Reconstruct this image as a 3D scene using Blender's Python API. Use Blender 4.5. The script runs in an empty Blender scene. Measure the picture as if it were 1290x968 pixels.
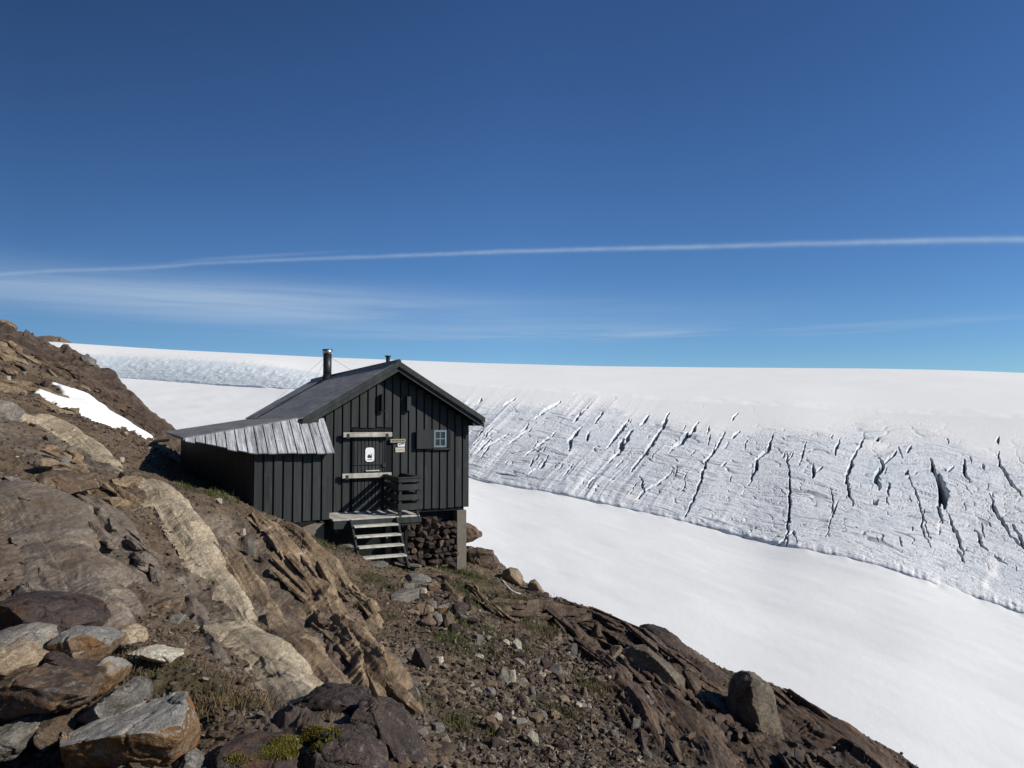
import bpy, bmesh, math, random
import numpy as np
from mathutils import Vector, Matrix

random.seed(7); RNG = np.random.default_rng(11)
R = math.radians
scene = bpy.context.scene
COL = scene.collection

# ------------------------------------------------------------------ camera
F, CX, CY = 975.0, 645.0, 484.0
PITCH = R(2.53)
cd = bpy.data.cameras.new('camera'); cam = bpy.data.objects.new('camera', cd); COL.objects.link(cam)
cd.sensor_width = 36; cd.lens = 36 * F / 1290.0; cd.clip_start = 0.1; cd.clip_end = 120000
cam.location = (0, 0, 0); cam.rotation_euler = (R(90) + PITCH, 0, 0)
scene.camera = cam
CT, ST = math.cos(PITCH), math.sin(PITCH)

def ray(px, py):
    a = (np.asarray(px, float) - CX) / F; b = (CY - np.asarray(py, float)) / F
    return a, CT - b * ST, ST + b * CT

def at(px, py, Y):
    a, b, c = ray(px, py)
    return np.stack([a / b * Y, np.ones_like(a / b) * Y, c / b * Y], -1)

# ------------------------------------------------------------------ noise
def _h(ix, iy, iz, seed):
    n = (ix.astype(np.int64) * 374761393 + iy.astype(np.int64) * 668265263 + iz.astype(np.int64) * 2147483647 + seed * 974634777) & 0xFFFFFFFF
    n = ((n ^ (n >> 13)) * 1274126177) & 0xFFFFFFFF
    n = ((n ^ (n >> 16)) * 2246822519) & 0xFFFFFFFF
    return ((n ^ (n >> 15)) & 0xFFFFFF) / float(0xFFFFFF) * 2 - 1

def n2(x, y, seed=0):
    x = np.asarray(x, float); y = np.asarray(y, float)
    x0 = np.floor(x); y0 = np.floor(y); fx = x - x0; fy = y - y0
    u = fx * fx * fx * (fx * (fx * 6 - 15) + 10); v = fy * fy * fy * (fy * (fy * 6 - 15) + 10)
    z = np.zeros_like(x0)
    a = _h(x0, y0, z, seed); b = _h(x0 + 1, y0, z, seed); c = _h(x0, y0 + 1, z, seed); d = _h(x0 + 1, y0 + 1, z, seed)
    return (a * (1 - u) + b * u) * (1 - v) + (c * (1 - u) + d * u) * v

def n3(p, seed=0):
    x, y, z = p[..., 0], p[..., 1], p[..., 2]
    x0 = np.floor(x); y0 = np.floor(y); z0 = np.floor(z); fx = x - x0; fy = y - y0; fz = z - z0
    u = fx * fx * (3 - 2 * fx); v = fy * fy * (3 - 2 * fy); w = fz * fz * (3 - 2 * fz)
    def L(k):
        a = _h(x0, y0, z0 + k, seed); b = _h(x0 + 1, y0, z0 + k, seed); c = _h(x0, y0 + 1, z0 + k, seed); d = _h(x0 + 1, y0 + 1, z0 + k, seed)
        return (a * (1 - u) + b * u) * (1 - v) + (c * (1 - u) + d * u) * v
    return L(0) * (1 - w) + L(1) * w

def fbm2(x, y, oct=4, seed=0, gain=.5):
    s = 0; a = 1.0; f = 1.0
    for i in range(oct):
        s = s + a * n2(x * f + i * 17.3, y * f - i * 9.1, seed + i); a *= gain; f *= 2.03
    return s

def ridge2(x, y, oct=4, seed=0, gain=.5):
    s = 0; a = 1.0; f = 1.0
    for i in range(oct):
        s = s + a * (1 - 2 * np.abs(n2(x * f + i * 11.7, y * f + i * 5.3, seed + i))); a *= gain; f *= 2.07
    return s

def fbm3(p, oct=3, seed=0, gain=.5):
    s = 0; a = 1.0; f = 1.0
    for i in range(oct):
        s = s + a * n3(p * f + i * 7.7, seed + i); a *= gain; f *= 2.03
    return s

def sstep(a, b, x):
    t = np.clip((x - a) / (b - a + (1e-9 if b >= a else -1e-9)), 0, 1); return t * t * (3 - 2 * t)

# ------------------------------------------------------------------ node helpers
def new_mat(name):
    m = bpy.data.materials.new(name); m.use_nodes = True
    nt = m.node_tree; nt.nodes.clear()
    out = nt.nodes.new('ShaderNodeOutputMaterial'); b = nt.nodes.new('ShaderNodeBsdfPrincipled')
    nt.links.new(b.outputs[0], out.inputs[0])
    return m, nt, b, out

class G:
    """tiny node-graph builder"""
    def __init__(s, nt): s.nt = nt
    def n(s, t, **kw):
        x = s.nt.nodes.new(t)
        for k, v in kw.items(): setattr(x, k, v)
        return x
    def put(s, sock, v):
        if isinstance(v, bpy.types.NodeSocket): s.nt.links.new(v, sock)
        elif v is not None:
            try: sock.default_value = v
            except Exception: sock.default_value = (*v, 1.0)
    def math(s, op, a, b=None, c=None, clamp=False):
        x = s.n('ShaderNodeMath', operation=op); x.use_clamp = clamp
        s.put(x.inputs[0], a)
        if b is not None: s.put(x.inputs[1], b)
        if c is not None: s.put(x.inputs[2], c)
        return x.outputs[0]
    def mapping(s, vec, scale=(1, 1, 1), rot=(0, 0, 0), loc=(0, 0, 0)):
        x = s.n('ShaderNodeMapping'); s.put(x.inputs[0], vec)
        x.inputs['Scale'].default_value = scale; x.inputs['Rotation'].default_value = rot; x.inputs['Location'].default_value = loc
        return x.outputs[0]
    def noise(s, vec, scale=5, detail=4, rough=.55, dist=0, col=False):
        x = s.n('ShaderNodeTexNoise'); s.put(x.inputs['Vector'], vec)
        x.inputs['Scale'].default_value = scale; x.inputs['Detail'].default_value = detail
        x.inputs['Roughness'].default_value = rough; x.inputs['Distortion'].default_value = dist
        return x.outputs['Color' if col else 'Fac']
    def voro(s, vec, scale=5, feature='F1', out='Distance', rnd=1):
        x = s.n('ShaderNodeTexVoronoi', feature=feature); s.put(x.inputs['Vector'], vec)
        x.inputs['Scale'].default_value = scale; x.inputs['Randomness'].default_value = rnd
        return x.outputs[out]
    def ramp(s, fac, stops, interp='LINEAR'):
        x = s.n('ShaderNodeValToRGB'); x.color_ramp.interpolation = interp; s.put(x.inputs[0], fac)
        e = x.color_ramp.elements
        while len(e) < len(stops): e.new(.5)
        for k, (p, c) in zip(e, stops):
            k.position = p; k.color = (*c, 1) if hasattr(c, '__len__') else (c, c, c, 1)
        return x.outputs[0]
    def mix(s, fac, a, b, blend='MIX'):
        x = s.n('ShaderNodeMix', data_type='RGBA', blend_type=blend)
        s.put(x.inputs[0], fac); s.put(x.inputs[6], a); s.put(x.inputs[7], b)
        return x.outputs[2]
    def bump(s, height, strength=.5, dist=.02, normal=None):
        x = s.n('ShaderNodeBump'); s.put(x.inputs['Height'], height)
        x.inputs['Strength'].default_value = strength; x.inputs['Distance'].default_value = dist
        if normal is not None: s.put(x.inputs['Normal'], normal)
        return x.outputs[0]
    def attr(s, name):
        x = s.n('ShaderNodeAttribute'); x.attribute_name = name; return x.outputs['Fac']
    def pos(s): return s.n('ShaderNodeNewGeometry').outputs['Position']
    def obj(s): return s.n('ShaderNodeTexCoord').outputs['Object']
    def rnd(s): return s.n('ShaderNodeObjectInfo').outputs['Random']

def rock_mat(name, cols, sc=1.0, streak=(1, 1, 1), srot=(0, 0, 0), lichen=0.0, lcol=(.33, .33, .3), rust=0.0, rcol=(.2, .09, .03), bump=.5, vary=.25, bd=.02, top=0.0, tcol=(.24, .235, .215)):
    """weathered schist / gneiss; cols = three base colours dark > light"""
    m, nt, b, out = new_mat(name); g = G(nt)
    v = g.obj(); r = g.rnd()
    off = g.n('ShaderNodeVectorMath', operation='ADD'); nt.links.new(v, off.inputs[0])
    cmb = g.n('ShaderNodeCombineXYZ'); k = g.math('MULTIPLY', r, 37.0)
    for i in range(3): nt.links.new(k, cmb.inputs[i])
    nt.links.new(cmb.outputs[0], off.inputs[1]); v = off.outputs[0]
    vs = g.mapping(v, scale=streak, rot=srot)
    f1 = g.noise(vs, 3.0 * sc, 8, .62, .6)
    c = g.ramp(f1, [(.28, cols[0]), (.5, cols[1]), (.72, cols[2])])
    f2 = g.noise(vs, 22 * sc, 6, .7, .3)
    c = g.mix(g.math('MULTIPLY', g.ramp(f2, [(.4, 0.0), (.6, 1.0)]), .6), c, (cols[0][0] * .75, cols[0][1] * .75, cols[0][2] * .75))
    f3 = g.noise(vs, 55 * sc, 5, .75, .2)
    c = g.mix(1.0, c, g.ramp(f3, [(.3, .5), (.5, 1.0), (.72, 1.5)]), 'MULTIPLY')
    if rust: c = g.mix(g.math('MULTIPLY', g.ramp(g.noise(v, 4.5 * sc, 6, .65, 1.2), [(.5, 0.0), (.66, 1.0)]), rust), c, rcol)
    if lichen:
        l = g.ramp(g.noise(v, 11 * sc, 8, .8, .4), [(.56, 0.0), (.59, 1.0)])
        c = g.mix(g.math('MULTIPLY', l, lichen), c, lcol)
    if top:                                   # grey lichen crust on upward faces
        nz = g.n('ShaderNodeSeparateXYZ'); nt.links.new(g.n('ShaderNodeNewGeometry').outputs['Normal'], nz.inputs[0])
        up = g.ramp(g.math('ADD', nz.outputs[2], g.math('MULTIPLY', g.math('SUBTRACT', g.noise(v, 7 * sc, 6, .7), .5), .9)), [(.5, 0.0), (.68, 1.0)])
        c = g.mix(g.math('MULTIPLY', up, top), c, g.mix(1.0, tcol, g.ramp(f2, [(.3, .5), (.7, 1.3)]), 'MULTIPLY'))
    sp = g.ramp(g.noise(v, 120 * sc, 3, .6), [(.3, .55), (.5, 1.0), (.75, 1.35)])
    c = g.mix(1.0, c, sp, 'MULTIPLY')
    wv = g.n('ShaderNodeVectorMath', operation='ADD'); nt.links.new(vs, wv.inputs[0]); wsc = g.n('ShaderNodeVectorMath', operation='SCALE'); wsc.inputs[3].default_value = .35; nt.links.new(g.noise(vs, 3 * sc, 5, .7, 0, True), wsc.inputs[0]); nt.links.new(wsc.outputs[0], wv.inputs[1])
    ck = g.ramp(g.voro(wv.outputs[0], 2.6 * sc, 'DISTANCE_TO_EDGE'), [(0, .25), (.018, 1.0)])
    ck = g.mix(g.ramp(g.noise(v, 1.6 * sc, 3), [(.45, 0.0), (.6, 1.0)]), (1, 1, 1), ck)
    c = g.mix(1.0, c, ck, 'MULTIPLY')
    br = g.math('ADD', g.math('MULTIPLY', r, vary * 2), 1 - vary)
    c = g.mix(1.0, c, g.ramp(br, [(0, 0.0), (1, 1.0)]) if vary < .01 else br, 'MULTIPLY')
    hsv = g.n('ShaderNodeHueSaturation'); hsv.inputs['Saturation'].default_value = 1.16; hsv.inputs['Value'].default_value = 1.12; g.put(hsv.inputs['Color'], c); c = hsv.outputs[0]
    g.put(b.inputs['Base Color'], c)
    b.inputs['Roughness'].default_value = .82; b.inputs['Specular IOR Level'].default_value = .3
    crack = g.ramp(g.voro(g.mapping(vs, scale=(1, 1, 1)), 5 * sc, 'DISTANCE_TO_EDGE'), [(0, 0.0), (.06, 1.0)])
    hgt = g.math('ADD', g.math('MULTIPLY', f2, 1.0), g.math('MULTIPLY', g.noise(v, 70 * sc, 5, .7), .5))
    hgt = g.math('ADD', g.math('ADD', hgt, g.math('MULTIPLY', f3, .6)), g.math('MULTIPLY', ck, .5))
    g.put(b.inputs['Normal'], g.bump(hgt, bump, bd))
    return m

SX = (1, 1, 1)
M = {}
M['brown'] = rock_mat('brown_schist', [(.05, .036, .026), (.115, .086, .062), (.195, .155, .115)], 1.2, (1, .35, 1.4), rust=.3, lichen=.25, vary=.35)
M['grey'] = rock_mat('grey_gneiss', [(.07, .064, .055), (.155, .144, .126), (.26, .245, .215)], 1.2, (1, .5, 1.6), lichen=.3, lcol=(.4, .4, .36), rust=.15, vary=.25)
M['tan'] = rock_mat('tan_gneiss', [(.12, .09, .06), (.24, .19, .135), (.36, .295, .22)], 1.1, (1, .5, 1.4), rust=.25, lichen=.2, vary=.2)
M['pale'] = rock_mat('pale_quartzite', [(.3, .27, .21), (.46, .42, .34), (.6, .56, .47)], 1.2, vary=.15)
M['rust'] = rock_mat('rusty_schist', [(.06, .038, .022), (.15, .095, .055), (.23, .17, .12)], 1.0, (1, .4, 1.4), rust=.6, rcol=(.2, .09, .034), lichen=.35, lcol=(.25, .24, .21), vary=.15, bump=.7, top=.85)
M['dark'] = rock_mat('dark_schist', [(.022, .017, .016), (.05, .038, .034), (.09, .07, .06)], 1.0, (1, .3, 1.6), lichen=.18, lcol=(.16, .15, .13), rust=.2, vary=.15)
M['boulder'] = rock_mat('weathered_boulder', [(.06, .05, .038), (.13, .112, .085), (.21, .185, .145)], .9, (1, .6, 1.2), lichen=.35, lcol=(.05, .048, .042), rust=.2, vary=.05, bump=.8)
M['purple'] = rock_mat('purplish_schist', [(.03, .023, .02), (.075, .056, .047), (.13, .1, .083)], 1.2, (1, .6, 1.2), lichen=.5, lcol=(.2, .185, .165), vary=.1, bump=.9)

# ------------------------------------------------------------------ object helpers
def props(o, label=None, cat=None, group=None, kind=None):
    if label: o['label'] = label
    if cat: o['category'] = cat
    if group: o['group'] = group
    if kind: o['kind'] = kind
    return o

def obj(name, me, parent=None, loc=None):
    o = bpy.data.objects.new(name, me); COL.objects.link(o)
    if parent is not None: o.parent = parent
    if loc is not None: o.location = loc
    return o

def empty(name, loc, rz=0):
    o = bpy.data.objects.new(name, None); COL.objects.link(o); o.location = loc; o.rotation_euler = (0, 0, rz)
    o.empty_display_size = .2
    return o

def grid_mesh(name, P, mats, attrs=None, smooth=True):
    """P: (rows, cols, 3)"""
    r, c = P.shape[:2]
    me = bpy.data.meshes.new(name); me.vertices.add(r * c); me.vertices.foreach_set('co', P.reshape(-1).astype(np.float32))
    i = np.arange(r * c).reshape(r, c)
    q = np.stack([i[:-1, :-1], i[:-1, 1:], i[1:, 1:], i[1:, :-1]], -1).reshape(-1, 4)
    n = len(q); me.loops.add(n * 4); me.polygons.add(n)
    me.loops.foreach_set('vertex_index', q.reshape(-1).astype(np.int32))
    me.polygons.foreach_set('loop_start', np.arange(0, n * 4, 4, dtype=np.int32))
    me.polygons.foreach_set('loop_total', np.full(n, 4, dtype=np.int32))
    me.polygons.foreach_set('use_smooth', np.full(n, smooth, dtype=bool))
    me.update(); me.validate()
    for k, a in (attrs or {}).items():
        at_ = me.attributes.new(k, 'FLOAT', 'POINT'); at_.data.foreach_set('value', a.reshape(-1).astype(np.float32))
    for m in (mats if isinstance(mats, list) else [mats]): me.materials.append(m)
    return me

def tri_mesh(name, V, T, mat, smooth=False):
    me = bpy.data.meshes.new(name); n = len(T); k = T.shape[1]
    me.vertices.add(len(V)); me.vertices.foreach_set('co', np.asarray(V, np.float32).reshape(-1))
    me.loops.add(n * k); me.polygons.add(n)
    me.loops.foreach_set('vertex_index', T.reshape(-1).astype(np.int32))
    me.polygons.foreach_set('loop_start', np.arange(0, n * k, k, dtype=np.int32))
    me.polygons.foreach_set('loop_total', np.full(n, k, dtype=np.int32))
    me.polygons.foreach_set('use_smooth', np.full(n, smooth, dtype=bool))
    me.update()
    if mat: me.materials.append(mat)
    return me

# ------------------------------------------------------------------ terrain height
PHI = R(25.8)
U = np.array([math.cos(PHI), math.sin(PHI), 0.0]); N = np.array([math.sin(PHI), -math.cos(PHI), 0.0])
W0 = at(498, 460, 17.9); O2 = np.array([W0[0], W0[1], 0.0])
ctrl = [  # (pixel x, pixel y, forward distance)
 (0,1000,3.6),(230,960,3.9),(400,960,4.2),(430,900,4.7),(560,968,6.3),(640,968,7.0),(760,968,7.8),(900,968,9.0),(1000,968,10.2),(1100,968,11.5),(1150,970,12.4),
 (560,930,7.5),(540,850,9.3),(520,780,12),(500,722,15.4),(480,708,16.1),(430,695,16.3),(540,715,16.9),(700,870,10.5),(800,900,10.5),(860,890,11.5),
 (620,800,13),(640,760,16),(700,800,14.5),(600,725,18),(780,830,14),(955,940,11.8),(900,880,12.9),(580,900,8.5),(640,900,9.0),
 (600,690,20.5),(640,726,19),(690,757,18),(750,774,17.3),(800,797,16.5),(850,812,15.8),(930,864,14.5),(1000,876,14.5),(1060,914,13.8),
 (320,640,15.5),(410,682,15.7),(365,658,15.5),(212,578,22),(260,604,19),(205,560,26),(250,650,13),(180,600,15),(300,700,12),(400,750,12.5),(430,800,10.5),
 (350,800,9),(480,880,7.8),(440,880,7.2),(100,700,9),(0,640,9.5),(0,560,13),(100,560,16),(0,480,20),(60,500,22),(190,552,24),(0,780,6),(150,800,6.3),
 (200,850,5.4),(290,880,5.4),(0,700,8),(0,405,32),(40,430,33),(70,446,33.5),(100,453,34),(130,466,35),(155,492,35),(180,514,35),(215,547,34),(60,470,28),(150,522,28),(100,492,26.5),
 (-200,500,20),(-200,330,34),(-200,700,8),(30,935,4.7),(100,935,4.6),(20,445,27)]
C = [at(*c) for c in ctrl]
for (px, py, Y) in [(640,726,19),(690,757,18),(750,774,17.3),(800,797,16.5),(850,812,15.8),(930,864,14.5),(1000,876,14.5),(1060,914,13.8),(1150,968,13)]:
    p = at(px, py, Y); d = np.array([.55, .83, 0])
    C += [p + d * 5 + np.array([0, 0, -4.6]), p + d * 18 + np.array([0, 0, -19.]), p + d * 60 + np.array([0, 0, -60.])]
for (px, py, Y) in [(0,402,32),(100,448,34),(155,490,35),(215,545,34)]:
    p = at(px, py, Y); d = np.array([.35, .94, 0])
    C += [p + d * 8 + np.array([0, 0, -4.5]), p + d * 28 + np.array([0, 0, -24.]), p + d * 70 + np.array([0, 0, -66.])]
C += [np.array(v, float) for v in [(0,0,-1.65),(-1.5,1.5,-1.35),(1.8,1.5,-2.3),(0,-6,-2.2),(-6,-6,.5),(8,-6,-6),(15,0,-9.5),(15,9,-10),(-15,0,4),(-28,14,7),(-45,35,12),(-6,3,.1),(-9,8,.1),(5,4,-3.9),(9,6,-6.2),(-60,80,-25),(-30,110,-70)]]
C += [O2 + U * 1.9 - N * 5 + np.array([0, 0, -4.1]), O2 + U * 1.9 - N * 9 + np.array([0, 0, -4.4]), O2 - N * 6 + np.array([0, 0, -3.3]), O2 - U * 3.5 - N * 6 + np.array([0, 0, -1.9]), O2 + U * 4 - N * 8 + np.array([0, 0, -7]),O2 - U * 1 - N * 14 + np.array([0, 0, -6.5])]
C += [O2 - U * .7 + N * .15 + np.array([0, 0, -3.5]), O2 + U * .5 + N * .1 + np.array([0, 0, -3.75]), O2 - U * .5 - N * 1.5 + np.array([0, 0, -3.5])]
C = np.array(C)
def _tps(r2): return np.where(r2 > 1e-9, r2 * np.log(np.maximum(r2, 1e-9)) * .5, 0)
_n = len(C); _K = _tps(((C[:, None, :2] - C[None, :, :2]) ** 2).sum(-1)) + np.eye(_n) * .25
_P = np.concatenate([np.ones((_n, 1)), C[:, :2]], 1)
_A = np.zeros((_n + 3, _n + 3)); _A[:_n, :_n] = _K; _A[:_n, _n:] = _P; _A[_n:, :_n] = _P.T
_w = np.linalg.solve(_A, np.concatenate([C[:, 2], np.zeros(3)]))
def H0(x, y):
    x = np.asarray(x, float); y = np.asarray(y, float); sh = x.shape; x = x.reshape(-1); y = y.reshape(-1); out = np.zeros(len(x))
    for s in range(0, len(x), 40000):
        e = slice(s, s + 40000); X = x[e]; Y = y[e]
        out[e] = _tps((X[:, None] - C[None, :, 0]) ** 2 + (Y[:, None] - C[None, :, 1]) ** 2) @ _w[:_n] + _w[_n] + _w[_n + 1] * X + _w[_n + 2] * Y
    return out.reshape(sh)

DIRA = np.array([.45, -.89]); DIRC = np.array([.89, .45])     # strata: along / across
def blob(x, y, lst):
    m = 0
    for (px, py, Y, r) in lst:
        p = at(px, py, Y); m = np.maximum(m, np.exp(-(((x - p[0]) ** 2 + (y - p[1]) ** 2) / (r * r)) ** 2))
    return m
ROCKY = [(350,740,11,1.7),(420,820,9.3,1.3),(470,880,7.8,.9),(300,760,10,1.2),(60,690,8,1.2),(130,680,9.5,1.0),(20,560,14,2.0),(70,450,31,5),(140,500,31,4),(20,430,30,5),
         (840,830,14.5,2.2),(900,900,12,1.6),(1000,920,13,1.6),(1080,960,12,1.8),(760,800,16,1.6),(980,960,11,1.2),(880,960,9.8,1.3),(660,790,15.5,.9),(420,920,4.6,.5),(330,690,13,1.2)]
PATH = [(560,940,7.4,.5),(545,880,8.6,.5),(540,850,9.3,.5),(525,800,11.2,.6),(515,760,13,.6),(500,725,15.2,.8),(480,708,16.1,.8)]
SCREE = [(640,880,9.4,1.1),(680,920,8.8,1.0),(720,880,10.6,1.2),(640,830,11.5,1.2),(700,830,12.6,1.2),(760,920,9.5,1.1),(800,870,12,1.0),(560,750,14.5,.9),(600,960,7.4,.6),(700,960,7.8,.8)]
def fields(x, y):
    rk = blob(x, y, ROCKY); pt = blob(x, y, PATH)
    rk = np.clip(rk * (1 - .8 * pt) + .35 * fbm2(x * .9, y * .9, 3, 31) * (.3 + rk), 0, 1)
    hutm = sstep(0.3, 1.8, np.hypot(x - O2[0] + .6, (y - O2[1]) + .9) )
    return rk, pt, hutm
def bed(c, a, n, seed):
    """bedding planes: long sheets that rise gently across the strata and break off sharply"""
    cc = c * n + .9 * fbm2(a * .22, c * .4, 3, seed); k = np.floor(cc); f = cc - k
    am = .5 + .5 * _h(k, k * 0, k * 0, seed + 1) * (.6 + .4 * n2(a * .35, k * 5.7, seed + 2)) + .5 * n2(a * .8, k * 3.1, seed + 3)
    return np.clip(am, 0, 1.3) * np.where(_h(k, k * 0 + 3, k * 0, seed) > -.3, f ** 1.4, (1 - f) ** 1.4)
def H(x, y, fine=True, rocky=True):
    x = np.asarray(x, float); y = np.asarray(y, float)
    z = H0(x, y); rk, pt, hm = fields(x, y)
    wx = x + .25 * fbm2(x * .8, y * .8, 3, 5); wy = y + .25 * fbm2(x * .8 + 9, y * .8, 3, 6)
    a = wx * DIRA[0] + wy * DIRA[1]; c = wx * DIRC[0] + wy * DIRC[1]
    dist = np.hypot(x, y); far = 1 + sstep(24, 40, dist) * 1.6
    z = z + (.06 * fbm2(x * .7, y * .7, 3, 1)) * (1 - .6 * pt) * far
    s = ridge2(c * 1.1, a * .15, 3, 41, .5)
    if not rocky: return z
    z = z + rk * (.09 * s + .085 * bed(c, a, 2.3, 43) + .03 * bed(c, a, 7.0, 45) + .012 * bed(c, a, 19.0, 47)) * far
    if fine:
        z = z + (.022 * fbm2(x * 3.1, y * 3.1, 3, 2) + .012 * ridge2(x * 9, y * 9, 2, 3)) * (1 - .5 * pt)
        z = z + (1 - rk) * (.010 * fbm2(x * 24, y * 24, 2, 4) + .02 * np.maximum(0, ridge2(x * 6, y * 6, 2, 8)) * (1 - .7 * pt))
        z = z + rk * .012 * fbm2(c * 22, a * 5, 2, 44)
    return z
_S = np.exp(np.linspace(math.log(1.6), math.log(45), 900))
def pick(px, py):
    """first point of the ground seen along a line of sight"""
    a, b, c = ray(px, py); x = a / b * _S; z = c / b * _S; h = H(x, _S, False)
    i = np.argmax(z < h)
    if i == 0: i = len(_S) - 1 if not (z < h).any() else 1
    t0, t1 = _S[i - 1], _S[i]; d0 = c / b * t0 - h[i - 1]; d1 = c / b * t1 - h[i]
    k = d0 / (d0 - d1 + 1e-9); Y = t0 + (t1 - t0) * np.clip(k, 0, 1)
    return np.array([a / b * Y, Y, c / b * Y])

# ------------------------------------------------------------------ ground sheet
def ground_material():
    m, nt, b, out = new_mat('scree_and_soil'); g = G(nt); v = g.pos()
    rk = g.attr('rock'); vg = g.attr('veg')
    big = g.noise(v, 1.1, 5, .6, .3)
    soil = g.ramp(big, [(.3, (.08, .055, .035)), (.5, (.145, .103, .067)), (.7, (.21, .158, .107))])
    pebc = g.voro(v, 26, 'F1', 'Color'); pebd = g.voro(v, 26, 'F1')
    sep = g.n('ShaderNodeSeparateColor'); nt.links.new(pebc, sep.inputs[0])
    pebcol = g.ramp(sep.outputs[0], [(0, (.06, .045, .033)), (.4, (.14, .105, .075)), (.75, (.2, .165, .125)), (.93, (.27, .245, .2)), (1, (.42, .38, .31))])
    pm = g.math('MULTIPLY', g.ramp(pebd, [(.25, 1.0), (.5, 0.0)]), g.ramp(g.noise(v, 3, 4), [(.42, 0.0), (.58, 1.0)]))
    soil = g.mix(pm, soil, pebcol)
    soil = g.mix(1.0, soil, g.ramp(g.noise(v, 60, 5, .75), [(.3, .3), (.5, .95), (.75, 1.6)]), 'MULTIPLY')
    soil = g.mix(1.0, soil, g.ramp(g.noise(v, 14, 5, .7), [(.35, .55), (.55, 1.05), (.75, 1.25)]), 'MULTIPLY')
    vs = g.mapping(v, scale=(1, .16, .6), rot=(0, 0, R(27)))
    rc = g.ramp(g.noise(vs, 3.2, 8, .65, .7), [(.28, (.04, .028, .02)), (.42, (.11, .082, .06)), (.58, (.2, .156, .112)), (.72, (.31, .255, .19))])
    rc = g.mix(g.math('MULTIPLY', g.ramp(g.noise(v, 1.7, 5, .7, 1), [(.5, 0.0), (.64, 1.0)]), .5), rc, (.15, .145, .135))
    rc = g.mix(g.math('MULTIPLY', g.ramp(g.noise(v, .9, 5, .7, 1), [(.5, 0.0), (.7, 1.0)]), .45), rc, (.07, .045, .038))
    rc = g.mix(1.0, rc, g.ramp(g.noise(vs, 30, 5, .75), [(.3, .45), (.55, 1.0), (.8, 1.3)]), 'MULTIPLY')
    c = g.mix(g.ramp(rk, [(.3, 0.0), (.6, 1.0)]), soil, rc)
    vc = g.ramp(g.noise(v, 14, 4, .7), [(.3, (.03, .028, .012)), (.6, (.06, .055, .022)), (.8, (.1, .075, .035))])
    c = g.mix(g.math('MULTIPLY', g.ramp(g.math('MULTIPLY', vg, g.math('ADD', g.noise(v, 6, 4, .7), .5)), [(.35, 0.0), (.6, 1.0)]), .75), c, vc)
    hsv = g.n('ShaderNodeHueSaturation'); hsv.inputs['Saturation'].default_value = 1.04; hsv.inputs['Value'].default_value = 1.0; g.put(hsv.inputs['Color'], c); c = hsv.outputs[0]
    dk = g.attr('darkrock')
    c = g.mix(dk, c, g.mix(1.0, c, (.5, .45, .44), 'MULTIPLY'))
    g.put(b.inputs['Base Color'], c); b.inputs['Roughness'].default_value = .9; b.inputs['Specular IOR Level'].default_value = .2
    hp = g.math('MULTIPLY', g.ramp(pebd, [(0, 1.0), (.5, 0.0)]), pm)
    hh = g.math('ADD', hp, g.math('MULTIPLY', g.noise(v, 90, 4, .7), .4))
    hr = g.noise(vs, 26, 6, .75)
    mixh = g.n('ShaderNodeMix', data_type='FLOAT'); g.put(mixh.inputs[0], rk); g.put(mixh.inputs[2], hh); g.put(mixh.inputs[3], hr)
    g.put(b.inputs['Normal'], g.bump(mixh.outputs[0], 1.0, .035))
    return m

VEG = [(585,735,17.4,.8),(600,770,15.5,.8),(590,830,11,.6),(560,810,11.6,.4),(660,770,16.2,.8),(640,840,11.8,.5),(690,790,14.6,.5),(440,690,16.2,.6),(415,690,16,.5),(210,870,5.2,.5),(240,890,5,.5),
       (400,700,15,.4),(455,760,13,.3),(480,745,14,.4),(700,900,9.6,.4),(760,870,11,.4),(560,900,8.3,.4),(600,940,8,.4),(865,900,12,.4),(180,850,5.6,.4),(480,790,11.8,.3),(590,800,12.8,.6),(255,625,15,.5)]
DARK = [(90,470,31,4),(140,505,31,4),(180,530,30,3),(860,850,14,1.6),(1000,930,13,1.8),(1090,960,12,2),(780,800,15.5,1.2),(900,930,11,1.2),(930,968,9.6,1.2),(820,940,10,.8)]
def build_ground():
    az = np.concatenate([np.linspace(-115, -38, 70)[:-1], np.linspace(-38, 38, 980), np.linspace(38, 115, 70)[1:]]) * math.pi / 180
    rr = np.concatenate([np.linspace(.25, 1.5, 10)[:-1], np.exp(np.linspace(math.log(1.5), math.log(46), 700)), np.exp(np.linspace(math.log(47), math.log(170), 40))])
    A, RR = np.meshgrid(az, rr); X = np.sin(A) * RR; Y = np.cos(A) * RR
    Z = H(X, Y); rk, pt, hm = fields(X, Y)
    vg = blob(X, Y, VEG); dk = blob(X, Y, DARK)
    me = grid_mesh('ground', np.stack([X, Y, Z], -1), ground_material(), {'rock': rk, 'veg': vg, 'darkrock': dk})
    props(obj('ground', me), kind='structure')
build_ground()

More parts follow.
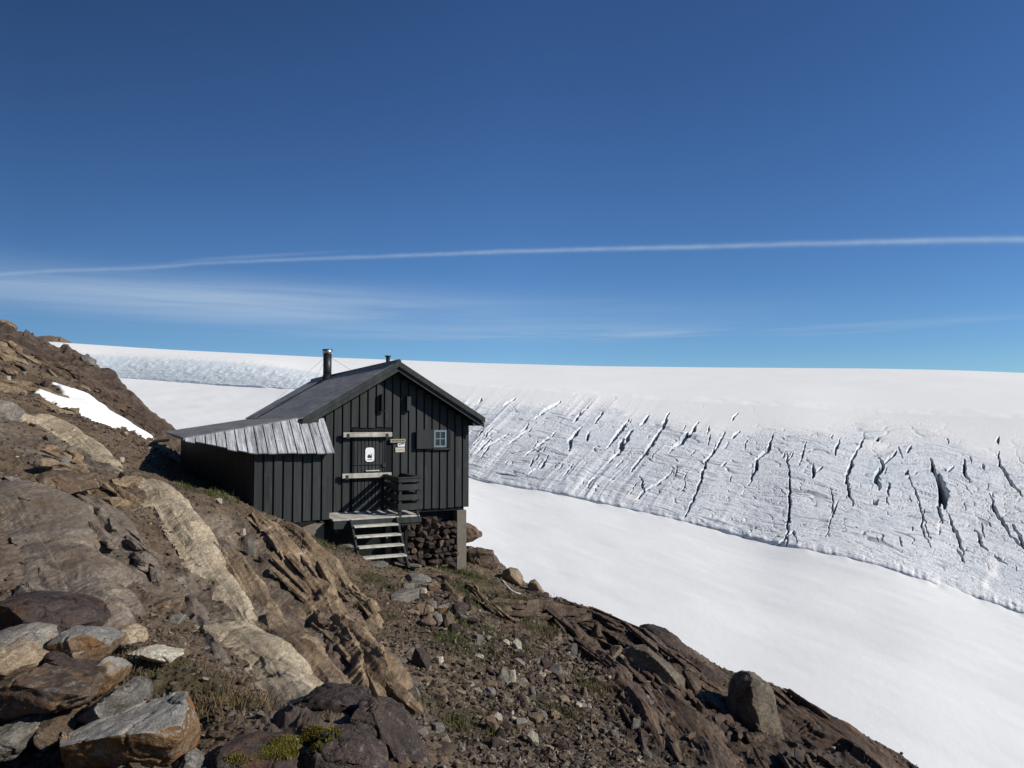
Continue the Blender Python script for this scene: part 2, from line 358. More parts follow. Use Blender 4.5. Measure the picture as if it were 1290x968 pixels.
# ------------------------------------------------------------------ snow and ice
def cv(pts):
    xs, ys = zip(*pts); xs = np.array(xs, float); ys = np.array(ys, float)
    def f(x): return np.interp(x, xs, ys)
    def sm(x, w=25):
        return sum(f(x + d * w) for d in (-1, -.5, 0, .5, 1)) / 5
    return sm
Ssky = cv([(-700,380),(-100,419),(0,426),(80,432),(200,440),(400,450),(600,457.5),(750,461.5),(900,463.2),(1000,463.8),(1100,464.5),(1200,466.5),(1290,470),(1450,478),(2000,500)])
Ttop = cv([(-700,420),(-100,432),(80,437),(120,443),(250,449),(330,455),(400,466),(500,478),(590,487),(700,494),(800,502),(900,508),(1000,513),(1100,520),(1200,524),(1290,528),(1450,538),(2000,580)])
Bfoot = cv([(-700,452),(-100,470),(150,476),(250,484),(330,489),(385,491),(430,505),(520,575),(590,604),(620,610),(700,622),(760,636),(830,650),(900,668),(950,682),(985,688),(1010,692),(1060,702),(1100,712),(1150,728),(1200,745),(1250,762),(1290,775),(1450,830),(2000,990)])
dB = cv([(-700,1250),(-100,1100),(150,1000),(395,760),(520,560),(590,480),(700,420),(860,345),(990,295),(1150,250),(1290,220),(1450,190),(2000,140)])
dT = cv([(-700,1400),(-100,1200),(150,1090),(395,950),(590,800),(700,740),(860,660),(990,600),(1150,545),(1290,500),(1450,450),(2000,360)])
dS = cv([(-700,2300),(-100,2100),(150,2000),(700,1500),(1290,1200),(1450,1100),(2000,1000)])

CREV = [  # crevasses: width px, depth m, points
 (3,3,[(707,506),(690,516),(674,529)]),(2.5,3,[(732,520),(722,533)]),(4,5,[(732,539),(719,554),(718,568)]),(2.5,3,[(744,545),(738,556)]),
 (3.5,5,[(792,529),(773,554),(764,566)]),(4,4,[(818,524),(807,536)]),(3.5,5,[(797,542),(782,568),(767,583)]),(4,5,[(786,554),(780,565)]),
 (3.6,6,[(843,520),(833,541),(818,565),(794,595)]),(3.5,4,[(880,532),(869,547),(842,571)]),(3,6,[(913,545),(904,565),(889,583),(880,612),(872,632),(863,652)]),
 (2,3,[(848,592),(830,610),(806,622)]),(2,2,[(650,502),(633,512)]),(2.5,3,[(689,574),(684,586),(665,598)]),(2,3,[(672,577),(666,589)]),
 (3.2,6,[(975,547),(969,566),(953,580),(953,592),(942,611)]),(3,7,[(992,571),(994,598),(995,625),(993,664),(989,694)]),(3.5,5,[(1025,584),(1024,602)]),(3,3,[(1036,588),(1028,594)]),
 (3.4,6,[(1089,551),(1076,574),(1067,598),(1068,622),(1076,637)]),(5.5,7,[(1107,577),(1112,587),(1103,601),(1108,617)]),(3,4,[(1130,568),(1121,578),(1112,587)]),(2.5,4,[(1119,607),(1119,626)]),
 (5,8,[(1172,578),(1175,593),(1184,610),(1185,625),(1182,640),(1187,658)]),(9,9,[(1181,600),(1189,618),(1191,640)]),(3,5,[(1194,649),(1206,676),(1215,700)]),(4,6,[(1215,581),(1215,595),(1220,608)]),
 (3.2,6,[(1258,569),(1258,583),(1270,604),(1288,625)]),(3,5,[(1246,622),(1255,646),(1273,676),(1290,691)]),(3.5,5,[(1276,661),(1288,685),(1300,700)]),(3,4,[(1228,667),(1238,688),(1246,694)]),
 (1.6,2,[(1143,593),(1157,634),(1172,679)]),(1.6,2,[(1047,610),(1049,646),(1040,679)]),(3,4,[(1206,691),(1215,709)]),(1.8,2,[(1016,556),(1008,586)]),(1.8,2,[(1057,552),(1052,574)]),
 (7,4,[(1100,631),(1104,636)]),(3,3,[(931,544),(923,553)]),(3,3,[(1258,550),(1257,559)]),(2.5,3,[(1253,700),(1269,712)]),(5,4,[(1140,594),(1144,598)]),(3,4,[(866,545),(858,553)]),
 (2,3,[(930,520),(921,530)]),(3,3,[(915,583),(908,588)]),(2.5,3,[(806,600),(812,620),(800,632)]),(2,2,[(640,548),(610,566)]),(2,2,[(670,540),(640,560)]),(2.5,3,[(760,520),(748,534)]),
 (2,2,[(620,552),(600,572)]),(2,2,[(700,545),(660,575)]),(3,3,[(1106,551),(1104,556)]),(3,3,[(1147,562),(1144,570)]),(2.5,3,[(1237,585),(1240,592)]),(3,3,[(1192,595),(1200,588)]),
 (2,3,[(1165,640),(1160,660),(1172,690)]),(2.2,3,[(975,690),(1000,670),(1005,686)])]
rr_ = random.Random(5)
for k in range(60):   # smaller ones between
    x = rr_.uniform(600, 1330); f = rr_.uniform(.08, .8); y = float(Ttop(np.array(x)) * (1 - f) + Bfoot(np.array(x)) * f)
    L = rr_.uniform(5, 18); s = .75 if x < 850 else (.35 if x < 1080 else -.25)
    CREV.append((rr_.uniform(.8, 1.9), rr_.uniform(.6, 2.0), [(x, y), (x - s * L * .5 + rr_.uniform(-2, 2), y + L * .5), (x - s * L, y + L)]))
PATCH = [(797,628,9,7),(1187,637,4,5),(1180,662,4,4),(1249,715,9,16),(715,570,6,4),(1100,560,14,7),(1225,560,16,9),(690,585,9,5),(900,540,10,8),(1240,735,6,8)]

def glacier_material():
    m, nt, b, out = new_mat('glacier_ice_and_firn'); g = G(nt); v = g.pos(); ice = g.attr('ice')
    vs = g.mapping(v, scale=(.35, .35, 2.2))
    n1 = g.noise(vs, .12, 8, .7, .5); n2_ = g.noise(g.mapping(v, scale=(.25, .25, 3.2)), .5, 6, .75, .3)
    icec = g.ramp(n1, [(.3, (.74, .76, .76)), (.5, (.81, .82, .81)), (.68, (.86, .865, .845))])
    icec = g.mix(g.math('MULTIPLY', g.ramp(n2_, [(.56, 0.0), (.68, 1.0)]), .45), icec, (.36, .4, .43))
    icec = g.mix(g.math('MULTIPLY', g.ramp(g.noise(v, .02, 4), [(.5, 0.0), (.7, 1.0)]), .4), icec, (.6, .7, .74))
    cx = g.n('ShaderNodeCombineXYZ'); g.put(cx.inputs[0], g.attr('across')); g.put(cx.inputs[1], g.attr('layer'))
    fl1 = g.noise(g.mapping(cx.outputs[0], scale=(.05, 1.5, 1)), 1.0, 6, .72, .3); fl2 = g.noise(g.mapping(cx.outputs[0], scale=(.22, 2.6, 1)), 1.0, 5, .75, .4)
    icec = g.mix(g.math('MULTIPLY', g.ramp(fl1, [(.54, 0.0), (.63, 1.0)]), g.math('MULTIPLY_ADD', g.attr('near'), .5, .08)), icec, (.33, .36, .38))
    icec = g.mix(g.math('MULTIPLY', g.ramp(fl2, [(.57, 0.0), (.66, 1.0)]), g.math('MULTIPLY_ADD', g.attr('near'), .27, .08)), icec, (.25, .275, .29))
    icec = g.mix(g.math('MULTIPLY', g.ramp(fl2, [(.34, 1.0), (.42, 0.0)]), .6), icec, (.84, .85, .84))
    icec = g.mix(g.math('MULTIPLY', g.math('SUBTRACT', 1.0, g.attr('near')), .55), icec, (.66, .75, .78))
    icec = g.mix(g.math('MULTIPLY', g.attr('dirt'), .95), icec, (.15, .165, .175))
    snow = g.ramp(g.noise(v, .01, 4), [(.3, (.87, .862, .82)), (.7, (.895, .887, .84))])
    edge = g.math('ADD', ice, g.math('MULTIPLY', g.math('SUBTRACT', g.noise(vs, .05, 6, .7), .5), .9))
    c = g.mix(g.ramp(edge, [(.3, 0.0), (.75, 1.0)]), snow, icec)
    c = g.mix(g.math('MULTIPLY', g.attr('crevasse'), .9), c, (.33, .4, .44))   # old blue ice in the crevasse walls, darkened to mute their sunlit lips
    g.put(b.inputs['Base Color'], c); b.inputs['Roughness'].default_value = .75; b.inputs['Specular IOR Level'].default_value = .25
    hh = g.math('MULTIPLY', g.math('ADD', g.math('ADD', n2_, g.math('MULTIPLY', fl1, -1.2)), g.math('MULTIPLY', fl2, -1.0)), ice)
    g.put(b.inputs['Normal'], g.bump(g.math('MULTIPLY', hh, g.math('MULTIPLY_ADD', g.attr('near'), .8, .2)), .4, 1.2))
    return m

def seg_dist(px, py, pts):
    """distance in the surface's own column/row units to a polyline, and where along it"""
    best = np.full(px.shape, 1e9); ab = np.zeros(px.shape)
    L = [math.dist(a, b) for a, b in zip(pts, pts[1:])]; tot = sum(L); acc = 0
    for (a, b), l in zip(zip(pts, pts[1:]), L):
        t = np.clip(((px - a[0]) * (b[0] - a[0]) + (py - a[1]) * (b[1] - a[1])) / (l * l), 0, 1)
        d = np.hypot(px - a[0] - t * (b[0] - a[0]), py - a[1] - t * (b[1] - a[1]))
        k = d < best; best = np.where(k, d, best); ab = np.where(k, (acc + t * l) / tot, ab); acc += l
    return best, ab

def build_glacier():
    cols = np.concatenate([np.linspace(-900, 60, 60)[:-1], np.linspace(60, 580, 420)[:-1], np.linspace(580, 1310, 1050), np.linspace(1310, 2000, 130)[1:]])
    wB = np.concatenate([[0, .004], np.linspace(.008, 1, 330)])        # foot to top of the ice
    vS = np.linspace(0, 1, 60)[1:]; vX = np.linspace(0, 1, 14)[1:]
    nz = lambda x, s: n2(x * s, x * 0 + 3.3, 77)
    jag = 1.8 * nz(cols, .02) + 1.3 * nz(cols, .07) + .7 * nz(cols, .21)
    b0 = Bfoot(cols); t0 = Ttop(cols); s0 = Ssky(cols)
    PX = np.repeat(cols[None], len(wB), 0); W = np.repeat(wB[:, None], len(cols), 1)
    prof = W * .99 + .01 * sstep(0, .015, W)
    PY = b0[None] + (t0 - b0)[None] * prof
    PY = PY + jag[None] * (1 - sstep(0, .07, W))
    D = dB(cols)[None] + (dT(cols) - dB(cols))[None] * (.62 * W + .38 * W ** 4)
    P = at(PX, PY, D)
    x, y, z = P[..., 0], P[..., 1], P[..., 2]
    We = W + .1 * fbm2(PX * .012, W * 3, 3, 60); fade = sstep(0, .03, W) * (1 - .9 * sstep(.62, .98, We)); sc = D / 350.0
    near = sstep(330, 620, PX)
    # broad oblique ridges, then foliation that follows the foot, then roughness
    ob = .85 * np.clip((1000 - PX) / 350, 0, 1) + .15
    q = PX + PY * .85 + 9 * fbm2(PX * .01, PY * .012, 2, 59)
    rid = ridge2(q * .042, PY * .008, 3, 61, .5)
    foot = PY - b0[None] * (1 - W) - t0[None] * W * .0
    fol = fbm2(PX * .02, (PY - .28 * PX) * .24, 4, 63, .62)
    rough = fbm2(PX * .16, PY * .22, 3, 65, .6)
    Lc = W * 46 + 1.3 * fbm2(PX * .012, W * 4, 3, 62)
    fol = fbm2(PX * .022, Lc * .8, 3, 63, .6)
    def cuts(fx, fl, s, th): return sstep(th, 1, 1 - np.abs(n2(PX * fx, Lc * fl, s)) * 2.2) * sstep(-.1, .35, n2(PX * .02, Lc * .35, s + 7))
    lines = cuts(.030, .9, 131, .72) + .7 * cuts(.055, 1.7, 132, .7) + .4 * cuts(.1, 2.6, 133, .7)
    blk = ridge2(PX * .05 + PY * .02, PY * .03, 3, 64, .55)
    dz = (.7 * rid * np.clip((960 - PX) / 330, 0, 1) * (.55 + .6 * n2(PX * .012, PY * .02, 58)) + .17 * fol + .2 * fbm2(PX * .012 + W * 2, W * 9, 3, 64) + .03 * rough - .42 * lines) * fade * near * sc
    # far tongue on the other side of the hut: broken fine seracs
    dz += (1 - near) * fade * .45 * (ridge2(PX * .10 + PY * .1, PY * .22, 4, 66, .6))
    dz -= .9 * sstep(.02, .0, W) * 0
    crev = np.zeros_like(PX)
    for (w, dep, pts) in CREV:
        xs = [p[0] for p in pts]; ys = [p[1] for p in pts]; mg = w * 3 + 4
        ci = np.where((cols > min(xs) - mg) & (cols < max(xs) + mg))[0]
        if len(ci) == 0: continue
        sl = slice(ci[0], ci[-1] + 1); ri = np.where(((PY[:, sl] > min(ys) - mg) & (PY[:, sl] < max(ys) + mg)).any(1))[0]
        if len(ri) == 0: continue
        rs = slice(ri[0], ri[-1] + 1); X = PX[rs, sl]; Y = PY[rs, sl]
        wob = 1.6 * n2(X * .12, Y * .16, 71) + .8 * n2(X * .4, Y * .4, 72)
        d, t = seg_dist(X + wob, Y, pts)
        ww = w * (.25 + .75 * np.sin(math.pi * np.clip(t * .94 + .03, 0, 1))) * (1 + .35 * n2(X * .3, Y * .3, 73)) * .62
        g_ = np.clip(1 - (d / np.maximum(ww, .3)), 0, 1)
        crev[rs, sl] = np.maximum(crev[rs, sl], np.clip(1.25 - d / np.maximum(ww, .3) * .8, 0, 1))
        lip = np.exp(-((d - ww * 1.6) / (ww * .8 + .4)) ** 2)
        dz[rs, sl] += (-dep * 1.05 * np.minimum(1, g_ * 2.0) + .05 * lip) * sc[rs, sl] * .9
    # notch carved where the ice meets the winter snow
    P[..., 2] += dz
    P[0, :, 2] -= 9; P[1, :, 2] -= .3
    icem = np.where(W < .74, 1, 1 - sstep(.62, 1.0, W)) * 1.0
    icem = 1 - sstep(.62, 1.0, We); dirt = lines * near * (1 - sstep(.75, 1, We)) * (.5 + .5 * n2(PX * .015, PY * .03, 57))
    icem = np.where(near > .5, icem, 1 - sstep(.7, 1.02, W))
    for (cx, cy, rx, ry) in PATCH:
        icem = icem * (1 - .9 * np.exp(-(((PX - cx) / rx) ** 2 + ((PY - cy) / ry) ** 2) ** 2))
    # firn dome up to the skyline and over
    V = np.repeat(vS[:, None], len(cols), 1)
    DS = dT(cols)[None] + (dS(cols) - dT(cols))[None] * V
    YS = t0[None] + (s0 - t0)[None] * (1 - (1 - V) ** 2)
    PS = at(np.repeat(cols[None], len(vS), 0), YS, DS)
    PS[..., 2] += (1 - V) * V * 1.6 * fbm2(PS[..., 0] * .012, PS[..., 1] * .012, 3, 68)
    fd = (1 - sstep(0, .12, V)); PS[..., 2] += fd * .45 * fbm2(cols[None] * .03 + V * 0, (YS - .1 * cols[None]) * .3, 3, 69)
    X_ = np.repeat(vX[:, None], len(cols), 1)
    DX = dS(cols)[None] * (1 + .6 * X_); PX_ = at(np.repeat(cols[None], len(vX), 0), s0[None] + 26 * X_ ** 1.6, DX)
    Pall = np.concatenate([P, PS, PX_], 0)
    ia = np.concatenate([icem, np.zeros_like(V), np.zeros_like(X_)], 0)
    da = np.concatenate([np.clip(dirt, 0, 1), np.zeros_like(V), np.zeros_like(X_)], 0)
    me = grid_mesh('glacier', Pall, glacier_material(), {'ice': ia, 'dirt': da, 'crevasse': np.concatenate([crev, np.zeros((len(vS) + len(vX), len(cols)))], 0), 'near': np.concatenate([near, np.ones((len(vS) + len(vX), len(cols)))], 0), 'across': np.concatenate([PX, np.repeat(cols[None], len(vS) + len(vX), 0)], 0), 'layer': np.concatenate([Lc, np.full((len(vS) + len(vX), len(cols)), 46.0)], 0)})
    props(obj('glacier', me), kind='structure')

def snow_material():
    m, nt, b, out = new_mat('winter_snow'); g = G(nt); v = g.pos()
    c = g.ramp(g.noise(v, .03, 5, .6), [(.3, (.83, .835, .805)), (.7, (.885, .88, .84))])
    dirt = g.math('MULTIPLY', g.ramp(g.noise(g.mapping(v, scale=(1, .25, 1), rot=(0, 0, R(-35))), .35, 6, .7), [(.55, 0.0), (.75, 1.0)]), .1)
    c = g.mix(dirt, c, (.5, .52, .54))
    g.put(b.inputs['Base Color'], c); b.inputs['Roughness'].default_value = .8; b.inputs['Specular IOR Level'].default_value = .2
    h = g.math('ADD', g.noise(g.mapping(v, scale=(1, .45, 1), rot=(0, 0, R(-35))), .35, 7, .68), g.math('MULTIPLY', g.noise(v, 1.6, 5, .7), .35))
    g.put(b.inputs['Normal'], g.bump(h, .16, .5))
    return m
M['snow'] = snow_material()

def build_snowfield():
    cols = np.concatenate([np.linspace(-900, -50, 40)[:-1], np.linspace(-50, 1400, 420), np.linspace(1400, 2400, 50)[1:]])
    v = np.linspace(0, 1, 260)
    V = np.repeat(v[:, None], len(cols), 1); Cc = np.repeat(cols[None], len(v), 0)
    d1 = dB(cols) * 1.02; zB = at(cols, Bfoot(cols), dB(cols))[..., 2]
    a = (Cc - CX) / F; Dn = 60.0
    zS = zB.copy()
    for _ in range(400): zS[1:-1] = (zS[:-2] + 2 * zS[1:-1] + zS[2:]) / 4
    D = Dn + (d1[None] - Dn) * V
    fr = 1 - (D - Dn) / (dB(cols)[None] - Dn)
    nb_ = sstep(.22, .0, fr); zU = zB[None] * nb_ + zS[None] * (1 - nb_)
    Z = zU + (-66 - zU) * fr
    X = a * D
    Z = Z + np.clip(fr * 12, 0, 1) * (.8 * fbm2(X * .01, D * .01, 3, 81) + .18 * fbm2((X + D * .5) * .06, (D - X * .3) * .02, 3, 82))
    Z = Z + np.clip(1 - np.abs(fr) * 30, 0, 1) * .25 * n2(Cc * .08, Cc * 0, 83)
    props(obj('snow_field', grid_mesh('snow_field', np.stack([X, D, Z], -1), M['snow'])), kind='structure')
build_glacier(); build_snowfield()


# ------------------------------------------------------------------ the hut
def paint_mat(name, col, wear=.25, grain=(60, 60, 1.2), rough=.6, vary=.3, wmap=(3, 3, .8)):
    m, nt, b, out = new_mat(name); g = G(nt); v = g.obj()
    f = g.noise(g.mapping(v, scale=grain), 1.0, 6, .65)
    cell = g.noise(g.mapping(v, scale=(5.2, .6, .15)), 1.0, 2, .5); stn = g.noise(g.mapping(v, scale=(9, 9, .9)), 1.0, 6, .7)
    c = g.mix(1.0, col, g.ramp(f, [(.3, 1 - vary), (.7, 1 + vary)]), 'MULTIPLY')
    c = g.mix(1.0, c, g.ramp(cell, [(.3, .8), (.7, 1.2)]), 'MULTIPLY')
    c = g.mix(1.0, c, g.ramp(stn, [(.3, .75), (.5, 1.0), (.72, 1.2)]), 'MULTIPLY')
    if wear: c = g.mix(g.math('MULTIPLY', g.ramp(g.noise(g.mapping(v, scale=wmap), 2.5, 7, .7), [(.55, 0.0), (.75, 1.0)]), wear), c, tuple(min(1, x * 1.8 + .03) for x in col))
    g.put(b.inputs['Base Color'], c); b.inputs['Roughness'].default_value = rough; b.inputs['Specular IOR Level'].default_value = .18
    g.put(b.inputs['Normal'], g.bump(f, .35, .004))
    return m
def plain_mat(name, col, rough=.5, metal=0.0, spec=.5):
    m, nt, b, out = new_mat(name); g = G(nt); v = g.obj()
    c = g.mix(1.0, col, g.ramp(g.noise(v, 9, 5, .65), [(.3, .8), (.7, 1.12)]), 'MULTIPLY')
    g.put(b.inputs['Base Color'], c); b.inputs['Roughness'].default_value = rough; b.inputs['Metallic'].default_value = metal; b.inputs['Specular IOR Level'].default_value = spec
    return m
M['paint'] = paint_mat('dark_grey_painted_boards', (.033, .0355, .0355), .35)
M['paint_shade'] = paint_mat('shade_dark_boards', (.008, .009, .01), .05)  # near-black, so gap shadow between the boards is put into the colour
M['barge'] = paint_mat('dark_painted_barge_boards', (.035, .04, .039), .2, (8, 8, 60))
M['weather'] = paint_mat('weathered_grey_boards', (.32, .325, .335), .9, (34, 1.3, 1.3), .7, .8, (9, .5, .5))
M['shedroof'] = paint_mat('old_roof_boards', (.15, .15, .155), .3, (3, 30, 30), .75, .45)
M['felt'] = paint_mat('dark_roof_sheeting', (.36, .35, .335), .35, (14, 2, 14), .9, .3)
M['shutter'] = paint_mat('shutter_paint', (.029, .032, .033), .1)
M['bare'] = paint_mat('bleached_wood', (.40, .38, .335), .3, (2, 50, 50), .7, .35)
M['tread'] = paint_mat('bleached_stair_treads', (.44, .43, .37), .3, (2, 50, 50), .7, .3)
M['conc'] = plain_mat('old_concrete', (.165, .143, .115), .9, 0, .2)
M['black'] = plain_mat('black_metal', (.02, .022, .026), .45, .3)
M['steel'] = plain_mat('bright_steel', (.55, .56, .57), .3, 1.0)
M['white'] = plain_mat('white_enamel', (.8, .8, .8), .4)
M['ink'] = plain_mat('dark_print', (.02, .02, .025), .6)
M['signwood'] = plain_mat('varnished_wood_sign', (.28, .24, .17), .6)
M['blueframe'] = plain_mat('pale_blue_window_paint', (.15, .2, .235), .5)
M['iron'] = plain_mat('iron_fittings', (.03, .03, .033), .6, .5)
def glass_mat():
    m, nt, b, out = new_mat('window_glass'); b.inputs['Base Color'].default_value = (.012, .015, .018, 1); b.inputs['Roughness'].default_value = .06; b.inputs['Specular IOR Level'].default_value = .6
    return m
M['glass'] = glass_mat()

ZB = -3.05
class MB:
    """boxes, prisms and tubes in the hut's own frame: x along the gable, y into the hill, z up (camera level = 0)"""
    def __init__(s): s.bm = bmesh.new()
    def box(s, x0, x1, y0, y1, z0, z1):
        v = [s.bm.verts.new((x, y, z - ZB)) for z in (z0, z1) for y in (y0, y1) for x in (x0, x1)]
        for f in ((0, 2, 3, 1), (4, 5, 7, 6), (0, 1, 5, 4), (2, 6, 7, 3), (0, 4, 6, 2), (1, 3, 7, 5)): s.bm.faces.new([v[i] for i in f])
        return s
    def hex(s, bottom, top):
        """two quads of (x,y,z)"""
        v = [s.bm.verts.new((p[0], p[1], p[2] - ZB)) for p in list(bottom) + list(top)]; n = len(bottom)
        fs = [s.bm.faces.new(v[:n][::-1]), s.bm.faces.new(v[n:])]
        for i in range(n): s.bm.faces.new((v[i], v[(i + 1) % n], v[n + (i + 1) % n], v[n + i]))
        return s
    def sheet(s, quad, th):
        """slab under the polygon (th metres thick along its normal)"""
        q = [Vector(p) for p in quad]; n = (q[1] - q[0]).cross(q[2] - q[0]).normalized()
        if n.z < 0: n = -n
        return s.hex([p - n * th for p in q], q)
    def tube(s, p0, p1, r, seg=20, r1=None):
        p0 = Vector((p0[0], p0[1], p0[2] - ZB)); p1 = Vector((p1[0], p1[1], p1[2] - ZB)); d = (p1 - p0)
        mt = Matrix.Translation((p0 + p1) / 2) @ d.to_track_quat('Z', 'Y').to_matrix().to_4x4()
        bmesh.ops.create_cone(s.bm, cap_ends=True, segments=seg, radius1=r, radius2=r if r1 is None else r1, depth=d.length, matrix=mt)
        return s
    def build(s, name, mat, parent, bevel=0.0, smooth=False):
        bmesh.ops.recalc_face_normals(s.bm, faces=s.bm.faces)
        if bevel: bmesh.ops.bevel(s.bm, geom=list(s.bm.edges), offset=bevel, segments=1, affect='EDGES', clamp_overlap=True)
        me = bpy.data.meshes.new(name); s.bm.to_mesh(me); s.bm.free(); me.materials.append(mat)
        if smooth:
            for p in me.polygons: p.use_smooth = len(p.vertices) == 4
        return obj(name, me, parent)

def hut_pt(px, py, n):
    """hut-frame point on the plane n metres in front of the gable wall"""
    a, b, c = ray(px, py); r = np.array([a, b, c]); t = (W0 @ N + n) / (r @ N); p = r * t; q = p - W0
    return float(q @ U), -n, float(p[2])

hut = empty('mountain_hut', (O2[0], O2[1], ZB), PHI)
props(hut, 'dark grey timber mountain hut with gabled roof and boarded lean-to on the slope', 'hut')
jit = random.Random(3)
EAVE, RIDGE, RU = 0.0, 1.285, -0.04
SL = (RIDGE - EAVE) / 2.13
def roof_z(u): return RIDGE - SL * abs(u - RU)
WL, WR, BACK, WBOT = -1.79, 1.79, 9.0, -2.09
# inner shell of the walls (gable house prism) and the outer boards
mb = MB(); zz = lambda u: roof_z(u) - .17
prof = [(WL, WBOT), (WR, WBOT), (WR, zz(WR)), (RU, zz(RU)), (WL, zz(WL))]
mb.hex([(u, 0.0, z) for u, z in prof], [(u, BACK, z) for u, z in prof])
wall = mb.build('wall', M['paint_shade'], hut)
mb = MB(); u = WL; bw, gp = .157, .036
while u < WR - .05:
    u1 = min(u + bw, WR + .02); zt = min(zz(u), zz(u1)) - .012
    dz = jit.uniform(-.012, .012); zb = WBOT - .03 + dz
    if u1 > -.98 and u < -.23: zb = -.21 + dz
    mb.box(u, u1, -.03, -.003, zb, zt); u += bw + gp
for s, x in ((1, WR), (-1, WL)):                      # side walls
    y = .02
    while y < BACK - .1:
        xa, xb = sorted((x + s * .003, x + s * .03)); mb.box(xa, xb, y, y + bw, WBOT - .03, zz(x) - .03); y += bw + gp
mb.box(WR + .004, WR + .045, -.032, .018, WBOT - .03, zz(WR) - .03)
props(mb.build('board_cladding', M['paint'], wall, .004), None)
mb = MB(); mb.box(WL + .05, WR - .06, .03, BACK - .05, WBOT - .1, WBOT - .004); mb.build('floor_beam', M['paint_shade'], hut)
# roof: two slabs, ridge roll, barge boards, soffits
F0, F1 = -.40, BACK + .3
def rz(u, y, dz=0): return (u, y, roof_z(u) + dz)
UL, UR = -2.17, 2.09
mb = MB()
ny = 14
mb.sheet([rz(UL, F0), rz(UL, F1), rz(RU, F1), rz(RU, F0)], .06)
roof = mb.build('roof', M['felt'], hut)
mb = MB(); mb.sheet([rz(RU, F0), rz(RU, F1), rz(UR, F1), rz(UR, F0)], .06); mb.build('roof_slope', M['felt'], roof)
mb = MB()                                             # overlapped sheets, laid from eave to ridge
y = F0 + .05
while y < F1 - .1:
    y1 = min(y + .92, F1 - .02)
    mb.sheet([rz(UL - .03, y, .012), rz(UL - .03, y1, .012), rz(RU - .02, y1, .012), rz(RU - .02, y, .012)], .008)
    y = y1 + .012
mb.build('roofing_sheet', M['felt'], roof)
mb = MB()
mb.sheet([rz(UL - .02, 6.25, .06), rz(UL - .02, 6.33, .06), rz(RU - .25, 6.33, .06), rz(RU - .25, 6.25, .06)], .045)
mb.build('seam', M['black'], roof)
k = 0
while F0 + .15 + k * .62 < F1:
    mb = MB(); mb.box(UL + .01, UL + .12, F0 + .15 + k * .62, F0 + .33 + k * .62, roof_z(UL) - .13, roof_z(UL) - .03); mb.build('rafter_tail', M['paint_shade'], roof); k += 1
mb = MB(); mb.tube((RU, F0 - .01, RIDGE + .0), (RU, F1, RIDGE + .0), .055, 12); mb.build('ridge_cap', M['black'], roof)
for side in (-1, 1):
    E = UL if side < 0 else UR
    mb = MB()
    for (top, bot, y0, y1) in ((.015, -.115, F0 - .035, F0 - .002), (-.118, -.225, F0 + .022, F0 + .05)):
        mb.hex([(RU, y0, roof_z(RU) + top), (E, y0, roof_z(E) + top), (E, y0, roof_z(E) + bot), (RU, y0, roof_z(RU) + bot)],
               [(RU, y1, roof_z(RU) + top), (E, y1, roof_z(E) + top), (E, y1, roof_z(E) + bot), (RU, y1, roof_z(RU) + bot)])
    mb.build('barge_board', M['barge'], roof, .003)
    mb = MB()
    a, b_ = (WR + .02, UR - .03) if side > 0 else (UL + .03, WL - .02)
    zq = min(roof_z(a), roof_z(b_)) - .2
    mb.hex([(a, F0 + .06, zq), (b_, F0 + .06, zq), (b_, F0 + .06, roof_z(b_) - .065), (a, F0 + .06, roof_z(a) - .065)],
           [(a, F1, zq), (b_, F1, zq), (b_, F1, roof_z(b_) - .065), (a, F1, roof_z(a) - .065)])
    mb.build('soffit', M['paint'], roof)
# chimney and vent
cu, cyy = -.22, 6.15
mb = MB(); mb.tube((cu, cyy, roof_z(cu) - .1), (cu, cyy, 1.97), .125, 28)
chim = mb.build('chimney', M['black'], hut, 0, True)
mb = MB(); mb.tube((cu, cyy, 1.94), (cu, cyy, 2.08), .152, 28); mb.build('cap', M['steel'], chim, 0, True)
mb = MB(); mb.tube((cu, cyy, roof_z(cu) - .14), (cu, cyy, roof_z(cu) + .14), .21, 24, .125); mb.build('flashing', M['black'], chim, 0, True)
for (wu, wy) in ((RU, cyy - 2.3), (-1.7, cyy + 2.0), (RU, cyy + 2.6)):
    mb = MB(); mb.tube((cu, cyy, 1.9), (wu, wy, roof_z(wu) + .02), .004, 5); mb.build('guy_wire', M['steel'], chim)
mb = MB(); mb.tube((.15, 1.09, 1.1), (.15, 1.09, 1.49), .05, 16); pipe = mb.build('vent_pipe', M['black'], hut, 0, True)
mb = MB(); mb.tube((.15, 1.09, 1.50), (.15, 1.09, 1.535), .075, 16); mb.tube((.15, 1.09, 1.46), (.15, 1.09, 1.5), .035, 12); mb.build('cap', M['black'], pipe, 0, True)
# door
mb = MB(); x = -.955
while x < -.27: mb.box(x, x + .07, -.045, -.006, -2.02, -.30); x += .083
door = mb.build('door', M['paint'], hut, .004)
mb = MB(); mb.box(-1.0, -.965, -.05, -.004, -2.05, -.235); mb.box(-.265, -.225, -.05, -.004, -2.05, -.235); mb.box(-.962, -.268, -.05, -.004, -.29, -.245); mb.build('door_frame', M['paint_shade'], door, .003)
mb = MB(); mb.box(-1.0, -.23, -.052, -.003, -2.085, -1.78 - .14); mb.build('kick_board', M['paint'], door, .003)
mb = MB(); mb.box(-.99, -.25, -.07, -.048, -1.055, -1.03); mb.box(-.31, -.24, -.085, -.05, -1.11, -1.02); mb.build('latch', M['iron'], door, .003)
